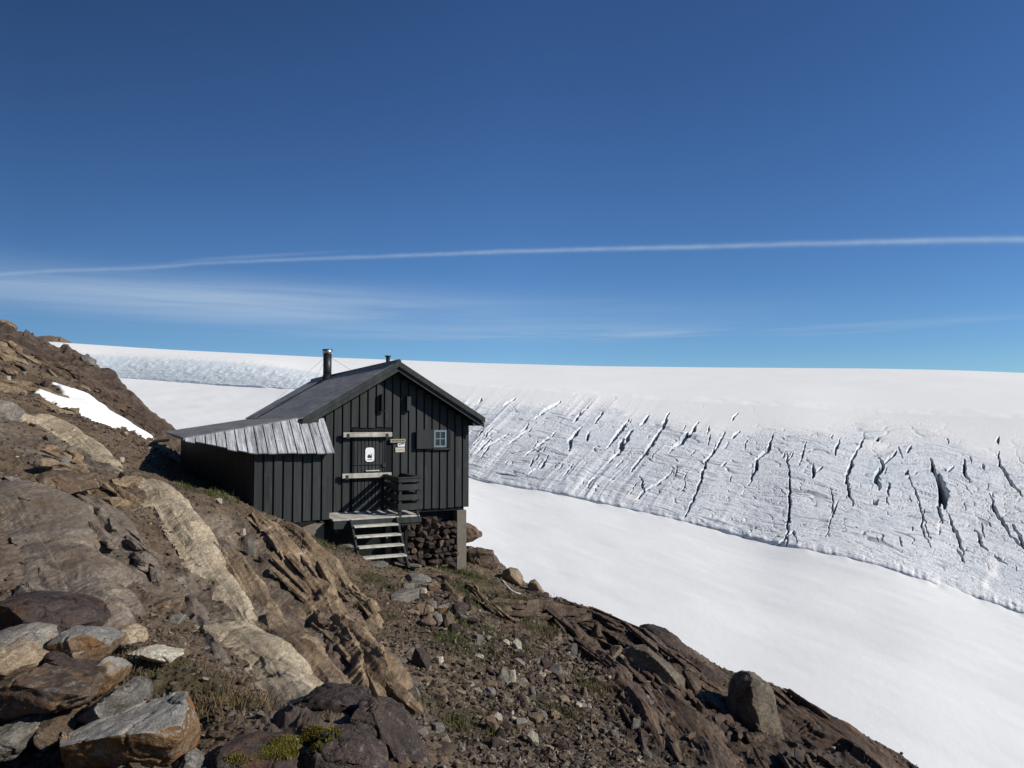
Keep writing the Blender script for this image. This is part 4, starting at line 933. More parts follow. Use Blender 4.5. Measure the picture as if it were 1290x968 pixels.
# bedrock slabs: long whaleback bodies lying down the slope
def slab(label, spine, wid, hgt, mat, seed=0, skew=.3, cat='bedrock', rib=.02, nrib=9, sink=.12):
    P = np.array([pick(*s) for s in spine]); n = len(P)
    t = np.linspace(0, n - 1, max(60, int(np.linalg.norm(P[-1] - P[0]) / .025)))
    k = np.minimum(t.astype(int), n - 2); f = t - k
    Q = P[k] * (1 - f)[:, None] + P[k + 1] * f[:, None]
    for _ in range(12): Q[1:-1] = (Q[:-2] + Q[1:-1] * 2 + Q[2:]) / 4
    W = np.interp(t / (n - 1), np.linspace(0, 1, len(wid)), wid)
    tg = np.gradient(Q[:, :2], axis=0); tg /= np.linalg.norm(tg, axis=1)[:, None] + 1e-9; cr = np.stack([tg[:, 1], -tg[:, 0]], 1)
    if cr[:, 0].mean() < 0: cr = -cr
    s = np.linspace(-1, 1, int(max(wid) * 2 / .022) + 10); S = np.repeat(s[None], len(t), 0); T = np.repeat((t / (n - 1))[:, None], len(s), 1)
    al = np.concatenate([[0], np.cumsum(np.linalg.norm(np.diff(Q, axis=0), axis=1))])
    AL = np.repeat(al[:, None], len(s), 1); wob = 1 + .42 * fbm2(AL * 2.3, S * .0 + np.sign(S) * 3, 5, seed + 3, .6)
    X = Q[:, 0:1] + cr[:, 0:1] * S * W[:, None] * wob; Y = Q[:, 1:2] + cr[:, 1:2] * S * W[:, None] * wob
    c = S * W[:, None]
    end = np.minimum(1, np.minimum(T, 1 - T) * 5) ** .5
    sk = S - skew; pr = np.where(sk < 0, 1 - np.abs(sk / (1 + skew)) ** 1.25, 1 - np.abs(sk / (1 - skew)) ** 3.0)
    h = (hgt * .62 + sink) * np.minimum(pr, 1) * end - sink
    h += (rib * 1.7 * bed(c, AL, nrib * .5, seed * 10 + 300) + rib * .8 * bed(c, AL, nrib * 1.3, seed * 10 + 305) + rib * .35 * bed(c, AL, nrib * 3.6, seed * 10 + 310)) * end
    h += .006 * fbm2(c * 24, AL * 2.2, 3, seed + 6) + .012 * fbm2(X * 2.2, Y * 2.2, 4, seed + 7) - .022 * sstep(.82, 1, 1 - np.abs(n2(X * 1.7 + 3, Y * 1.7, seed + 8)) * 2.5)
    edge_ = np.abs(S) > .985; 
    Z = H(X, Y, False, False) + h + .05
    Z[:, [0, -1]] -= .35; Z[[0, -1], :] -= .35
    org = np.array([Q[:, 0].mean(), Q[:, 1].mean(), Z.min()])
    me = grid_mesh('bedrock_outcrop', np.stack([X, Y, Z], -1) - org, mat)
    return props(obj('bedrock_outcrop', me, None, org), label, cat)
STK = (1, .28, 1.0)
SRT = (0, 0, R(27))
M['slab_pale'] = rock_mat('pale_bedrock', [(.16, .128, .09), (.36, .305, .225), (.53, .455, .35)], 1.2, STK, SRT, lichen=.55, lcol=(.2, .19, .17), rust=.3, rcol=(.22, .14, .07), vary=.05)
M['slab_brown'] = rock_mat('ribbed_brown_bedrock', [(.085, .063, .042), (.23, .175, .12), (.40, .32, .225)], 1.0, (1, .2, 1), SRT, lichen=.3, lcol=(.19, .18, .165), rust=.25, vary=.08, bump=.7)
M['slab_grey'] = rock_mat('grey_brown_bedrock', [(.08, .065, .052), (.165, .137, .11), (.26, .225, .185)], .9, STK, SRT, lichen=.4, lcol=(.17, .165, .15), rust=.4, rcol=(.14, .085, .045), vary=.1)
slab('smooth pale tan bedrock slab running down the slope left of the hut', [(172,603),(205,635),(240,690),(280,745),(318,800)], [.2,.42,.42,.36,.2], .3, M['slab_pale'], 1, .35, rib=.015)
slab('broad ochre-streaked bedrock slab below the pale tan slab', [(262,775),(305,820),(345,855),(388,905)], [.25,.48,.42,.22], .22, M['slab_pale'], 2, .3, rib=.02)
slab('long ribbed brown bedrock spine beside the footpath', [(318,645),(352,690),(395,750),(440,810),(480,860),(508,900)], [.2,.36,.42,.4,.3,.14], .34, M['slab_brown'], 3, .35, rib=.045, nrib=10)
slab('short ribbed bedrock spur nearest to the steps', [(352,655),(385,690),(425,735),(452,765),(474,792)], [.14,.26,.3,.26,.12], .24, M['slab_brown'], 4, .4, rib=.03)
slab('brown bedrock rib between the pale slab and the ribbed spine', [(285,690),(320,750),(365,820),(415,880),(450,930)], [.15,.3,.34,.3,.14], .2, M['slab_brown'], 5, .2, rib=.035)
slab('large grey-brown bedrock face at the left photo edge', [(-10,595),(35,655),(70,720),(95,775),(118,812)], [.4,.72,.66,.5,.2], .26, M['slab_grey'], 6, .6, rib=.012)
slab('tan bedrock slab with rounded lower end near the left photo edge', [(28,528),(60,540),(100,562),(134,586)], [.3,.5,.5,.3], .3, M['slab_pale'], 7, .45, rib=.02)
slab('cracked grey bedrock slab left of the pale tan slab', [(100,625),(130,660),(160,700),(196,742)], [.2,.36,.36,.15], .24, M['slab_grey'], 8, .5, rib=.03)
slab('thin grey bedrock strip below the pale tan slab', [(222,728),(245,775),(262,815),(275,840)], [.1,.18,.18,.1], .03, M['slab_grey'], 9, .3, rib=.02)
M['slab_dark'] = rock_mat('dark_layered_bedrock', [(.038, .027, .02), (.105, .077, .057), (.2, .152, .115)], 1.0, (1, .14, 1), SRT, lichen=.2, lcol=(.17, .16, .14), rust=.2, vary=.08, bump=.9)
slab('layered dark bedrock rib above the snow left of the tall boulder', [(715,790),(760,830),(800,885),(835,945)], [.2,.4,.45,.2], .14, M['slab_dark'], 10, .2, rib=.06, nrib=6)
slab('layered dark bedrock rib running down to the snow right of the tall boulder', [(995,885),(1030,915),(1075,950),(1130,990)], [.3,.7,.7,.4], .16, M['slab_dark'], 11, .1, rib=.06, nrib=5)
slab('steep layered bedrock rib below the rounded brown boulder', [(815,850),(850,895),(880,935),(905,985)], [.2,.4,.45,.3], .14, M['slab_dark'], 12, .2, rib=.05, nrib=7)

# bedding plates: long angular shards of schist standing out of the bedrock
def plates(parent, spine, wid, n, mat, L=(.5, 1.4), wd=(.08, .2), th=(.05, .12), roll=-.35, seed=0, lift=.05, yaw=.1, single=None):
    r = np.random.default_rng(seed + 400); P = np.array([pick(*s) for s in spine]); m = len(P); Vs, Ts, off = [], [], 0
    for i in range(n):
        t = r.uniform(.03, .93) * (m - 1); k = min(int(t), m - 2); f = t - k; c = P[k] * (1 - f) + P[k + 1] * f; tg = (P[k + 1] - P[k])[:2]; tg /= np.linalg.norm(tg)
        a = r.normal() * yaw; tg = np.array([tg[0] * math.cos(a) - tg[1] * math.sin(a), tg[0] * math.sin(a) + tg[1] * math.cos(a)]); cr = np.array([tg[1], -tg[0]]); cr = cr if cr[0] > 0 else -cr
        l, w_, h = r.uniform(*L), r.uniform(*wd), r.uniform(*th); o = r.uniform(-1, 1) * np.interp(t / (m - 1), np.linspace(0, 1, len(wid)), wid) * .85
        x, y = c[0] + cr[0] * o, c[1] + cr[1] * o
        z0, z1 = H(np.array([x - tg[0] * l * .4, x + tg[0] * l * .4]), np.array([y - tg[1] * l * .4, y + tg[1] * l * .4]), False)
        ax = np.array([tg[0] * l * .8, tg[1] * l * .8, z1 - z0]); ax /= np.linalg.norm(ax); sd = np.array([cr[0], cr[1], 0.0]); up = np.cross(sd, ax); up = up if up[2] > 0 else -up
        sd = np.cross(ax, up); sd = sd if sd @ np.array([cr[0], cr[1], 0]) > 0 else -sd
        ro = roll + r.normal() * .14; s2 = sd * math.cos(ro) + up * math.sin(ro); u2 = up * math.cos(ro) - sd * math.sin(ro)
        q = r.uniform(-.5, .5, size=(16, 3)); q = np.sign(q) * (.5 * np.abs(q * 2) ** .45); q[:, 1:] *= (1 - .75 * np.abs(q[:, :1] * 2) ** 3)
        me = hull_mesh('t', q * np.array([l, w_, h]), mat, .045, .012, 7, int(seed * 31 + i), 0, .006, (0, .25, 1), 30, maxf=1600, cuts=5)
        V = np.empty(len(me.vertices) * 3); me.vertices.foreach_get('co', V); V = V.reshape(-1, 3); T = np.array([p.vertices[:] for p in me.polygons]); bpy.data.meshes.remove(me)
        if single:
            Q = V[:, :1] * ax + V[:, 1:2] * s2 + V[:, 2:] * u2
            o_ = obj('rock_ledge', tri_mesh('rock_ledge', Q, T, mat), None, (x, y, (z0 + z1) / 2 + lift + r.uniform(-.04, .05))); props(o_, single[0], 'rock', single[1]); continue
        Vs.append(np.array([x, y, (z0 + z1) / 2 + lift + r.uniform(-.04, .05)]) + V[:, :1] * ax + V[:, 1:2] * s2 + V[:, 2:] * u2); Ts.append(T + off); off += len(V)
    if single: return
    me = tri_mesh('bedding_plates', np.concatenate(Vs) - np.array(parent.location), np.concatenate(Ts), mat)
    return obj('bedding_plates', me, parent)
SL_ = [o for o in COL.objects if o.name.startswith('bedrock_outcrop')]
def slab_by(word): return next(o for o in SL_ if word in o['label'])
RIBL = [(318,645),(352,690),(395,750),(440,810),(480,860),(508,900)]
plates(slab_by('smooth pale'), [(172,603),(205,635),(240,690),(280,745),(318,800)], [.12,.26,.28,.25,.1], 9, M['slab_pale'], (.8, 1.7), (.18, .36), (.08, .14), -.2, 1, .03, .06)
plates(slab_by('broad ochre'), [(262,775),(305,820),(345,855),(388,905)], [.15,.34,.3,.12], 9, M['slab_pale'], (.6, 1.3), (.16, .32), (.07, .12), -.2, 2, .03, .06)
plates(slab_by('long ribbed'), RIBL, [.2,.34,.4,.38,.28,.14], 34, M['slab_brown'], (.9, 2.2), (.1, .24), (.06, .12), -.32, 3, .07, .06)
plates(slab_by('short ribbed'), [(352,655),(385,690),(425,735),(452,765),(474,792)], [.12,.24,.28,.24,.1], 14, M['slab_brown'], (.7, 1.6), (.1, .22), (.06, .11), -.3, 4, .06, .06)
plates(slab_by('brown bedrock rib between'), [(285,690),(320,750),(365,820),(415,880),(450,930)], [.12,.28,.32,.28,.12], 20, M['slab_brown'], (.8, 1.9), (.1, .26), (.05, .1), -.25, 5, .02, .06, ('brown bedding plate lying along the rock rib between the pale slab and the ribbed spine', 'bedding plates on the middle rib'))
plates(slab_by('large grey-brown'), [(-10,595),(35,655),(70,720),(95,775),(118,812)], [.3,.6,.6,.4,.15], 12, M['slab_grey'], (.6, 1.4), (.25, .5), (.06, .12), -.15, 6, .05, .1, ('thin grey-brown plate of rock on the large bedrock face at the left edge', 'plates on the left bedrock face'))
plates(slab_by('cracked grey'), [(100,625),(130,660),(160,700),(196,742)], [.15,.3,.3,.1], 16, M['slab_grey'], (.35, .9), (.1, .25), (.07, .14), -.35, 7, .08)
plates(slab_by('tan bedrock slab'), [(28,528),(60,540),(100,562),(134,586)], [.2,.4,.4,.2], 7, M['slab_pale'], (.9, 1.7), (.25, .45), (.1, .16), -.2, 8, .06)
plates(slab_by('right of the tall'), [(985,875),(1030,910),(1075,945),(1130,985)], [.2,.5,.5,.4], 26, M['slab_dark'], (.7, 1.6), (.1, .26), (.05, .11), -.3, 9, .02, .07)
plates(slab_by('left of the tall'), [(700,780),(760,830),(800,885),(835,945)], [.25,.45,.5,.3], 26, M['slab_dark'], (.9, 2.2), (.09, .24), (.05, .11), -.35, 10, .045, .08)
plates(slab_by('steep layered'), [(815,850),(850,895),(880,935),(905,985)], [.25,.45,.5,.4], 30, M['slab_dark'], (.8, 2.0), (.08, .2), (.05, .11), -.4, 11, .045, .08)
def outcrop(label, spine, wid, n, mat, **kw):
    c = pick(*spine[len(spine) // 2]); me = bpy.data.meshes.new('t'); o = empty('layered_outcrop', tuple(c)); props(o, label, 'bedrock')
    return plates(o, spine, wid, n, mat, **kw)
outcrop('broken dark schist ledges along the edge above the snow', [(650,770),(720,775),(790,800),(860,845),(910,880)], [.4,.7,.8,.8,.4], 38, M['slab_dark'], L=(.7,2.0), wd=(.12,.32), th=(.05,.12), roll=-.28, seed=12, lift=.03, yaw=.25)
outcrop('small ribbed brown outcrop beside the grass right of the corner pillar', [(590,740),(615,765),(640,785)], [.2,.3,.2], 14, M['slab_brown'], L=(.4,1.0), wd=(.06,.14), th=(.05,.1), roll=-.5, seed=13, lift=.06)
outcrop('dark broken ridge of rock behind the snow patch', [(65,462),(110,485),(150,515),(195,542)], [1.3,1.4,1.3,.7], 60, M['slab_dark'], L=(.5,1.7), wd=(.2,.5), th=(.1,.26), roll=-.3, seed=14, lift=.03, yaw=.6)
plates(None, [(0,430),(20,460),(20,485),(50,520)], [1.2,1.6,1.6,1.0], 38, M['slab_brown'], L=(.4,1.2), wd=(.25,.6), th=(.12,.35), roll=-.2, seed=15, lift=.06, yaw=.8, single=('angular brown slab among the rocks on the upper left slope near the skyline', 'rocks near the left skyline'))
plates(None, [(40,560),(90,605),(120,625),(150,600)], [.6,.9,.9,.6], 26, M['slab_brown'], L=(.3,.9), wd=(.12,.35), th=(.08,.2), roll=-.2, seed=16, lift=.04, yaw=.6, single=('low brown rock ledge poking out of the soil on the left slope', 'low ledges on the left slope'))

outcrop('dark crumbled schist plates on the slope just left of the tall boulder', [(880,880),(905,915),(930,960)], [.5,.7,.7], 24, M['slab_dark'], L=(.3,.9), wd=(.08,.2), th=(.05,.13), roll=-.4, seed=17, lift=.04, yaw=.35)
outcrop('dark schist plates running down to the bottom edge right of the tall boulder', [(985,930),(1010,965),(1030,990)], [.5,.7,.7], 20, M['slab_dark'], L=(.4,1.2), wd=(.08,.2), th=(.05,.13), roll=-.4, seed=18, lift=.05, yaw=.2)
# snow patch lying on the left slope
def snow_patch():
    poly = np.array([pick(*p)[:2] for p in [(42,496),(50,494),(81,498),(67,486),(84,490),(106,496),(123,507),(145,524),(167,538),(181,546),(194,554),(178,551),(152,537),(147,544),(125,534),(106,527),(84,517),(56,504)]])
    lo, hi = poly.min(0) - .4, poly.max(0) + .4
    xs = np.arange(lo[0], hi[0], .06); ys = np.arange(lo[1], hi[1], .06); X, Y = np.meshgrid(xs, ys)
    d = np.full(X.shape, 1e9); ins = np.zeros(X.shape, bool)
    for a, b in zip(poly, np.roll(poly, -1, 0)):
        e = b - a; t = np.clip(((X - a[0]) * e[0] + (Y - a[1]) * e[1]) / (e @ e), 0, 1)
        d = np.minimum(d, np.hypot(X - a[0] - t * e[0], Y - a[1] - t * e[1]))
        c = (a[1] > Y) != (b[1] > Y); ins ^= c & (X < (b[0] - a[0]) * (Y - a[1]) / (b[1] - a[1] + 1e-12) + a[0])
    sd = np.where(ins, d, -d) + .1 * fbm2(X * 1.5, Y * 1.5, 3, 91)
    Z = H(X, Y, False) + np.where(sd > 0, .10 + .12 * np.minimum(1, sd / .9), sd * 1.4) + .02 * fbm2(X, Y, 3, 92)
    Z = np.maximum(Z, H(X, Y, True) - .5)
    org = np.array([poly[:, 0].mean(), poly[:, 1].mean(), float(Z.min())])
    me = grid_mesh('snow_patch', np.stack([X, Y, Z], -1) - org, M['snow'])
    props(obj('snow_patch', me, None, org), 'white leftover snow patch on the dark rocky slope left of the hut', 'snow patch')
snow_patch()

# ---- loose stones: prototypes, then one object per stone
def proto(mat, seed, flat):
    r = np.random.default_rng(seed); k = r.integers(11, 18)
    p = r.normal(size=(k, 3)); p /= np.linalg.norm(p, axis=1)[:, None]; p = np.sign(p) * np.abs(p) ** .75
    p *= np.array([.5, .42, .5 if not flat else .5]); p -= p.min(0); p /= p.max(0); p[:, :2] -= .5
    return hull_mesh('stone', p, mat, .13, .022, 4, seed, 0, .008, (.2, 0, 1), 12, cuts=7, flat=True)
KINDS = {'brown': 6, 'grey': 5, 'tan': 4, 'rust': 3, 'dark': 3, 'pale': 2, 'purple': 2}
PROTO = {k: [proto(M[k], 100 * i + j, 0) for j in range(n)] for i, (k, n) in enumerate(KINDS.items())}
sr = random.Random(17)
def put_stone(x, y, z, w, dp, h, kind, label, group, tilt=.2, rz=None, sink=.2):
    o = bpy.data.objects.new('stone', sr.choice(PROTO[kind])); COL.objects.link(o)
    o.location = (x, y, z - h * sink); o.scale = (w, dp, h)
    o.rotation_euler = (sr.uniform(-tilt, tilt), sr.uniform(-tilt, tilt), sr.uniform(-.5, .5) if rz is None else rz)
    return props(o, label, 'stone', group)
hand = [  # px, py, w, h, kind, label
 (511,714,38,9,'grey','flat grey stepping slab at the foot of the wooden steps'),(474,713,30,6,'grey','flat stone sunk in the soil left of the stepping slab'),(525,731,38,13,'grey','wide slab on top of the stone heap below the steps'),
 (509,752,40,15,'grey','oval flat grey slab at the left end of the stone heap'),(514,739,18,8,'grey','small grey flat stone between the wide slab and the oval slab'),(532,749,10,10,'pale','small white stone in the stone heap'),
 (545,743,18,13,'rust','rusty angular stone right of the white stone'),(564,743,20,13,'brown','brown stone at the upper right of the stone heap'),(548,728,24,9,'brown','thin brown slab behind the wide slab'),(571,755,22,11,'brown','brown flat stone over the dark purple slab'),
 (577,772,27,14,'purple','dark purplish slab on the right of the stone heap'),(589,784,26,8,'dark','dark thin slab sticking out at the lower right of the heap'),(565,786,15,17,'brown','upright brown stone at the base of the heap'),(551,784,14,14,'grey','grey squarish stone at the base of the heap'),
 (538,775,16,17,'tan','tan stone in the lower middle of the heap'),(558,770,16,10,'rust','rusty stone in the middle of the heap'),(530,768,14,11,'brown','brown stone beside the leaning tan boulder'),(590,764,10,18,'dark','dark upright stone at the right edge of the heap'),
 (517,821,26,7,'grey','long flat grey path stone below the leaning tan boulder'),(533,833,23,24,'purple','dark squarish block beside the footpath'),(552,834,13,9,'pale','pale tan flat stone right of the dark squarish block'),(503,833,20,7,'grey','flat grey stone on the left side of the path'),
 (502,844,18,8,'tan','flat tan stone on the left side of the path'),(520,862,16,8,'grey','small flat grey stone in the path'),(521,875,19,12,'grey','rounded flat grey stone in the path'),(517,894,18,7,'brown','flat brown stone in the lower path'),
 (530,926,20,10,'grey','pale grey path stone near the bottom edge'),(551,921,21,12,'grey','five-sided grey path stone near the bottom edge'),(560,950,40,8,'brown','long thin brown slab across the path at the bottom'),(602,828,15,6,'pale','pale flat stone at the top of the scree'),
 (631,853,17,18,'grey','grey squarish stone in the upper scree'),(646,856,10,15,'pale','pale upright stone in the upper scree'),(650,868,15,9,'tan','tan flat stone in the scree'),(670,877,10,15,'grey','light grey upright stone in the scree'),(660,884,11,9,'tan','small cream stone in the scree'),
 (629,909,11,14,'pale','white rounded stone in the scree'),(673,936,15,18,'pale','pale angular stone low in the scree'),(619,918,17,19,'brown','brown upright stone left of the white rounded stone'),(631,929,15,19,'purple','dark upright stone under the white rounded stone'),
 (621,941,15,14,'purple','dark angular stone at the lower left of the scree'),(652,817,12,14,'pale','pale stone below the grass'),(662,807,21,8,'dark','dark flat stone right of the grass'),(651,829,27,7,'dark','dark flat slab above the scree'),(638,811,9,6,'pale','tiny pale stone below the grass'),
 (601,807,15,10,'grey','grey rounded stone in the grass'),(751,797,17,14,'brown','brown block on the upper right slope'),(777,827,20,16,'tan','tan brown block beside the rounded brown boulder'),(724,821,8,15,'grey','narrow upright grey stone on the right slope'),(730,892,9,8,'pale','small pale stone on the right slope'),
 (773,929,13,12,'grey','grey stone low on the right slope'),(735,875,15,12,'brown','brown stone in the middle of the right slope'),(767,856,7,6,'pale','tiny cream stone on the right slope'),(705,945,18,12,'dark','dark stone below the large dark brown block'),(845,905,14,10,'brown','brown stone left of the tall boulder'),
 (884,900,16,20,'brown','brown slab leaning against the tall boulder'),(892,912,12,12,'dark','dark stone in the shade of the tall boulder'),(1049,946,9,7,'pale','pale speck-like stone below the tall boulder'),(815,955,16,11,'grey','grey stone near the bottom right edge'),
 (155,662,16,10,'pale','pale flat stone on the cracked grey slab'),(205,770,16,8,'tan','tan stone by the small brown block'),(133,742,14,11,'grey','grey stone in the gully left of the pale slab'),(118,770,14,10,'tan','tan stone on the soil above the dark log-shaped rock'),
 (316,690,15,22,'grey','grey upright stone on the gravel left of the lean-to'),(305,672,8,8,'pale','small pale stone on the gravel below the lean-to'),(330,706,10,8,'brown','brown stone below the grey upright stone'),(275,632,9,6,'pale','pale stone in the soil by the lean-to wall'),
 (78,583,14,10,'grey','blue grey stone right of the small yellowish boulder'),(90,577,12,7,'grey','grey flat stone on the left slope'),(150,580,10,6,'pale','pale stone below the snow patch'),(8,478,8,6,'pale','bright white stone at the left photo edge'),(55,485,9,7,'dark','dark stone above the snow patch'),
]
HS = []
for px, py, w, h, k, lab in hand:
    p = pick(px, py + h * .42); s = p[1] / F; W_ = w * s; H_ = h * s * 1.15
    if h < w * .5: H_ = max(H_ * .75, .04)
    put_stone(p[0], p[1] + W_ * .2, p[2], W_, W_ * sr.uniform(.65, .9), H_ * 1.15, k, lab, None, .12, sr.uniform(-.35, .35), .14)
    HS.append((p[0], p[1]))
zones = [  # px range polygon-ish blobs: (cx, cy, rx, ry), count, size px range, palette, label pieces
 ((655,885,60,55), 78, (8,19), ['brown','brown','brown','grey','rust','purple','tan','dark'], 'stones in the scree below the hut', 'angular %s stone among many in the scree below the hut'),
 ((740,870,90,60), 52, (6,15), ['brown','brown','dark','grey','rust'], 'stones on the right slope', '%s stone scattered over the stony slope right of the scree'),
 ((560,765,36,40), 30, (9,20), ['brown','rust','grey','dark'], 'stones of the heap below the steps', '%s stone packed into the heap below the wooden steps'),
 ((235,690,150,95), 26, (4,9), ['brown','tan','grey'], 'stones on the slope left of the path', 'small %s stone on the soil of the slope left of the path'),
 ((60,560,70,60), 20, (5,12), ['brown','tan','grey','dark'], 'stones on the upper left slope', '%s stone on the upper left slope'),
 ((890,925,90,35), 18, (5,12), ['dark','brown','grey'], 'stones near the tall boulder', '%s stone on the dark bedrock near the tall boulder'),
]
cname = {'brown': 'brown', 'grey': 'grey', 'tan': 'tan', 'rust': 'rusty', 'dark': 'dark', 'pale': 'pale', 'purple': 'purplish'}
for (cx, cy, rx, ry), n, (s0, s1), pal, grp, lab in zones:
    for i in range(n):
        a = sr.uniform(0, 2 * math.pi); q = math.sqrt(sr.random()); p = pick(cx + rx * q * math.cos(a), cy + ry * q * math.sin(a))
        if p[1] > 40: continue
        s = (s0 + (s1 - s0) * sr.random() ** 2) * 1.15 * p[1] / F; k = sr.choice(pal)
        put_stone(p[0], p[1], p[2], s, s * sr.uniform(.6, .95), s * sr.uniform(.4, .8), k, lab % cname[k], grp + ', ' + cname[k] + ' ones', .4, sr.uniform(0, 6.28), .2)

# ---- gravel too small and many to count
def gravel_material():
    m, nt, b, out = new_mat('loose_gravel'); g = G(nt); t = g.attr('tone')
    c = g.ramp(t, [(0, (.035, .026, .019)), (.4, (.075, .055, .039)), (.7, (.115, .087, .062)), (.86, (.145, .118, .088)), (.95, (.165, .147, .12)), (.99, (.23, .195, .145)), (1, (.42, .36, .28))])
    c = g.mix(1.0, c, g.ramp(g.noise(g.pos(), 60, 4, .7), [(.3, .6), (.7, 1.25)]), 'MULTIPLY')
    g.put(b.inputs['Base Color'], c); b.inputs['Roughness'].default_value = .85; b.inputs['Specular IOR Level'].default_value = .25
    return m
def lowstone(seed):
    r = np.random.default_rng(seed); p = r.normal(size=(11, 3)); p /= np.linalg.norm(p, axis=1)[:, None]; p = np.sign(p) * np.abs(p) ** .8
    bm = bmesh.new()
    for q in p: bm.verts.new(tuple(q * .5))
    rr = bmesh.ops.convex_hull(bm, input=bm.verts); bmesh.ops.triangulate(bm, faces=bm.faces); bm.verts.index_update()
    V = np.array([v.co[:] for v in bm.verts]); T = np.array([[v.index for v in f.verts] for f in bm.faces]); bm.free(); return V, T
LS = [lowstone(900 + i) for i in range(14)]
def hut_mask(x, y):
    q = np.stack([x - O2[0], y - O2[1]], -1); u = q @ U[:2]; n = q @ N[:2]
    return ((u > -3.3) & (u < 1.9) & (n < 1.02) & (n > -9.3)) | ((u > -4.3) & (u <= -3.2) & (n < .9 + (u + 3.2)) & (n > -8))
def gravel():
    r = np.random.default_rng(5); Vs, Ts, At = [], [], []; off = 0
    specs = [(46000, 'all'), (9000, 'scree'), (2600, 'path'), (2600, 'far')]
    for n, zn in specs:
        if zn == 'all': Y = r.uniform(3.2, 22, n * 2); X = r.uniform(-.66, .55, n * 2) * Y
        elif zn == 'far': Y = r.uniform(18, 34, n * 2); X = r.uniform(-.68, -.35, n * 2) * Y
        else:
            L = SCREE if zn == 'scree' else PATH; k = r.integers(0, len(L), n * 2); c = np.array([at(*l[:3]) for l in L])[k]; rad = np.array([l[3] for l in L])[k]
            X = c[:, 0] + r.normal(size=n * 2) * rad * .6; Y = c[:, 1] + r.normal(size=n * 2) * rad * .6
        rk, pt, _ = fields(X, Y); patchy = n2(X * .9, Y * .9, 55) * .5 + .5
        keep = (r.random(n * 2) < (1 - .85 * rk) * (.4 + .6 * patchy if zn == 'all' else 1)) & ~hut_mask(X, Y) & (X > -.7 * Y)
        X, Y, rk = X[keep][:n], Y[keep][:n], rk[keep][:n]; m = len(X)
        Z = H(X, Y); s = .013 + .07 * r.random(m) ** 4
        if zn == 'scree': s = .022 + .11 * r.random(m) ** 2.6
        if zn == 'path': s = .012 + .03 * r.random(m) ** 3
        if zn == 'far': s = .04 + .18 * r.random(m) ** 3.5
        for i in range(m):
            V, T = LS[r.integers(14)]; a, b_ = r.uniform(0, 6.28), r.uniform(-.6, .6)
            ca, sa, cb, sb = math.cos(a), math.sin(a), math.cos(b_), math.sin(b_)
            sc = s[i] * np.array([1, r.uniform(.55, .95), r.uniform(.35, .75)]); W = V * sc
            x = W[:, 0] * cb - W[:, 2] * sb; z = W[:, 0] * sb + W[:, 2] * cb
            Vs.append(np.stack([X[i] + x * ca - W[:, 1] * sa, Y[i] + x * sa + W[:, 1] * ca, Z[i] + z + s[i] * .12], -1)); Ts.append(T + off); off += len(V)
            At.append(np.full(len(V), r.random()))
    me = tri_mesh('gravel', np.concatenate(Vs), np.concatenate(Ts), gravel_material())
    a = me.attributes.new('tone', 'FLOAT', 'POINT'); a.data.foreach_set('value', np.concatenate(At).astype(np.float32))
    props(obj('gravel', me), 'loose brown and grey gravel strewn over the slope', 'gravel', None, 'stuff')
gravel()

# ---- grass and moss
def grass_material(name, stops):
    m, nt, b, out = new_mat(name); g = G(nt); c = g.ramp(g.attr('tone'), stops)
    g.put(b.inputs['Base Color'], c); b.inputs['Roughness'].default_value = .7; b.inputs['Specular IOR Level'].default_value = .2
    return m
def blades(name, label, X, Y, Z, L, Wd, tone, mat, lean=.5, seed=0):
    r = np.random.default_rng(seed); n = len(X); a = r.uniform(0, 6.28, n); le = r.uniform(.1, lean, n); b_ = r.uniform(0, 6.28, n)
    dx, dy = np.cos(a) * le, np.sin(a) * le; wx, wy = np.cos(b_) * Wd, np.sin(b_) * Wd
    P = lambda k, w: np.stack([X + dx * L * k ** 1.6 + wx * w, Y + dy * L * k ** 1.6 + wy * w, Z + L * k * (1 - .35 * le * k)], -1)
    V = np.stack([P(0, -1), P(0, 1), P(.55, .7), P(.55, -.7), P(1.0, 0)], 1).reshape(-1, 3)
    i = np.arange(n)[:, None] * 5; T = np.concatenate([i + np.array([[0, 1, 2]]), i + np.array([[0, 2, 3]]), i + np.array([[3, 2, 4]])])
    me = tri_mesh(name, V, T, mat); at_ = me.attributes.new('tone', 'FLOAT', 'POINT'); at_.data.foreach_set('value', np.repeat(tone, 5).astype(np.float32))
    return props(obj(name, me), label, name.split('_')[-1], None, 'stuff')
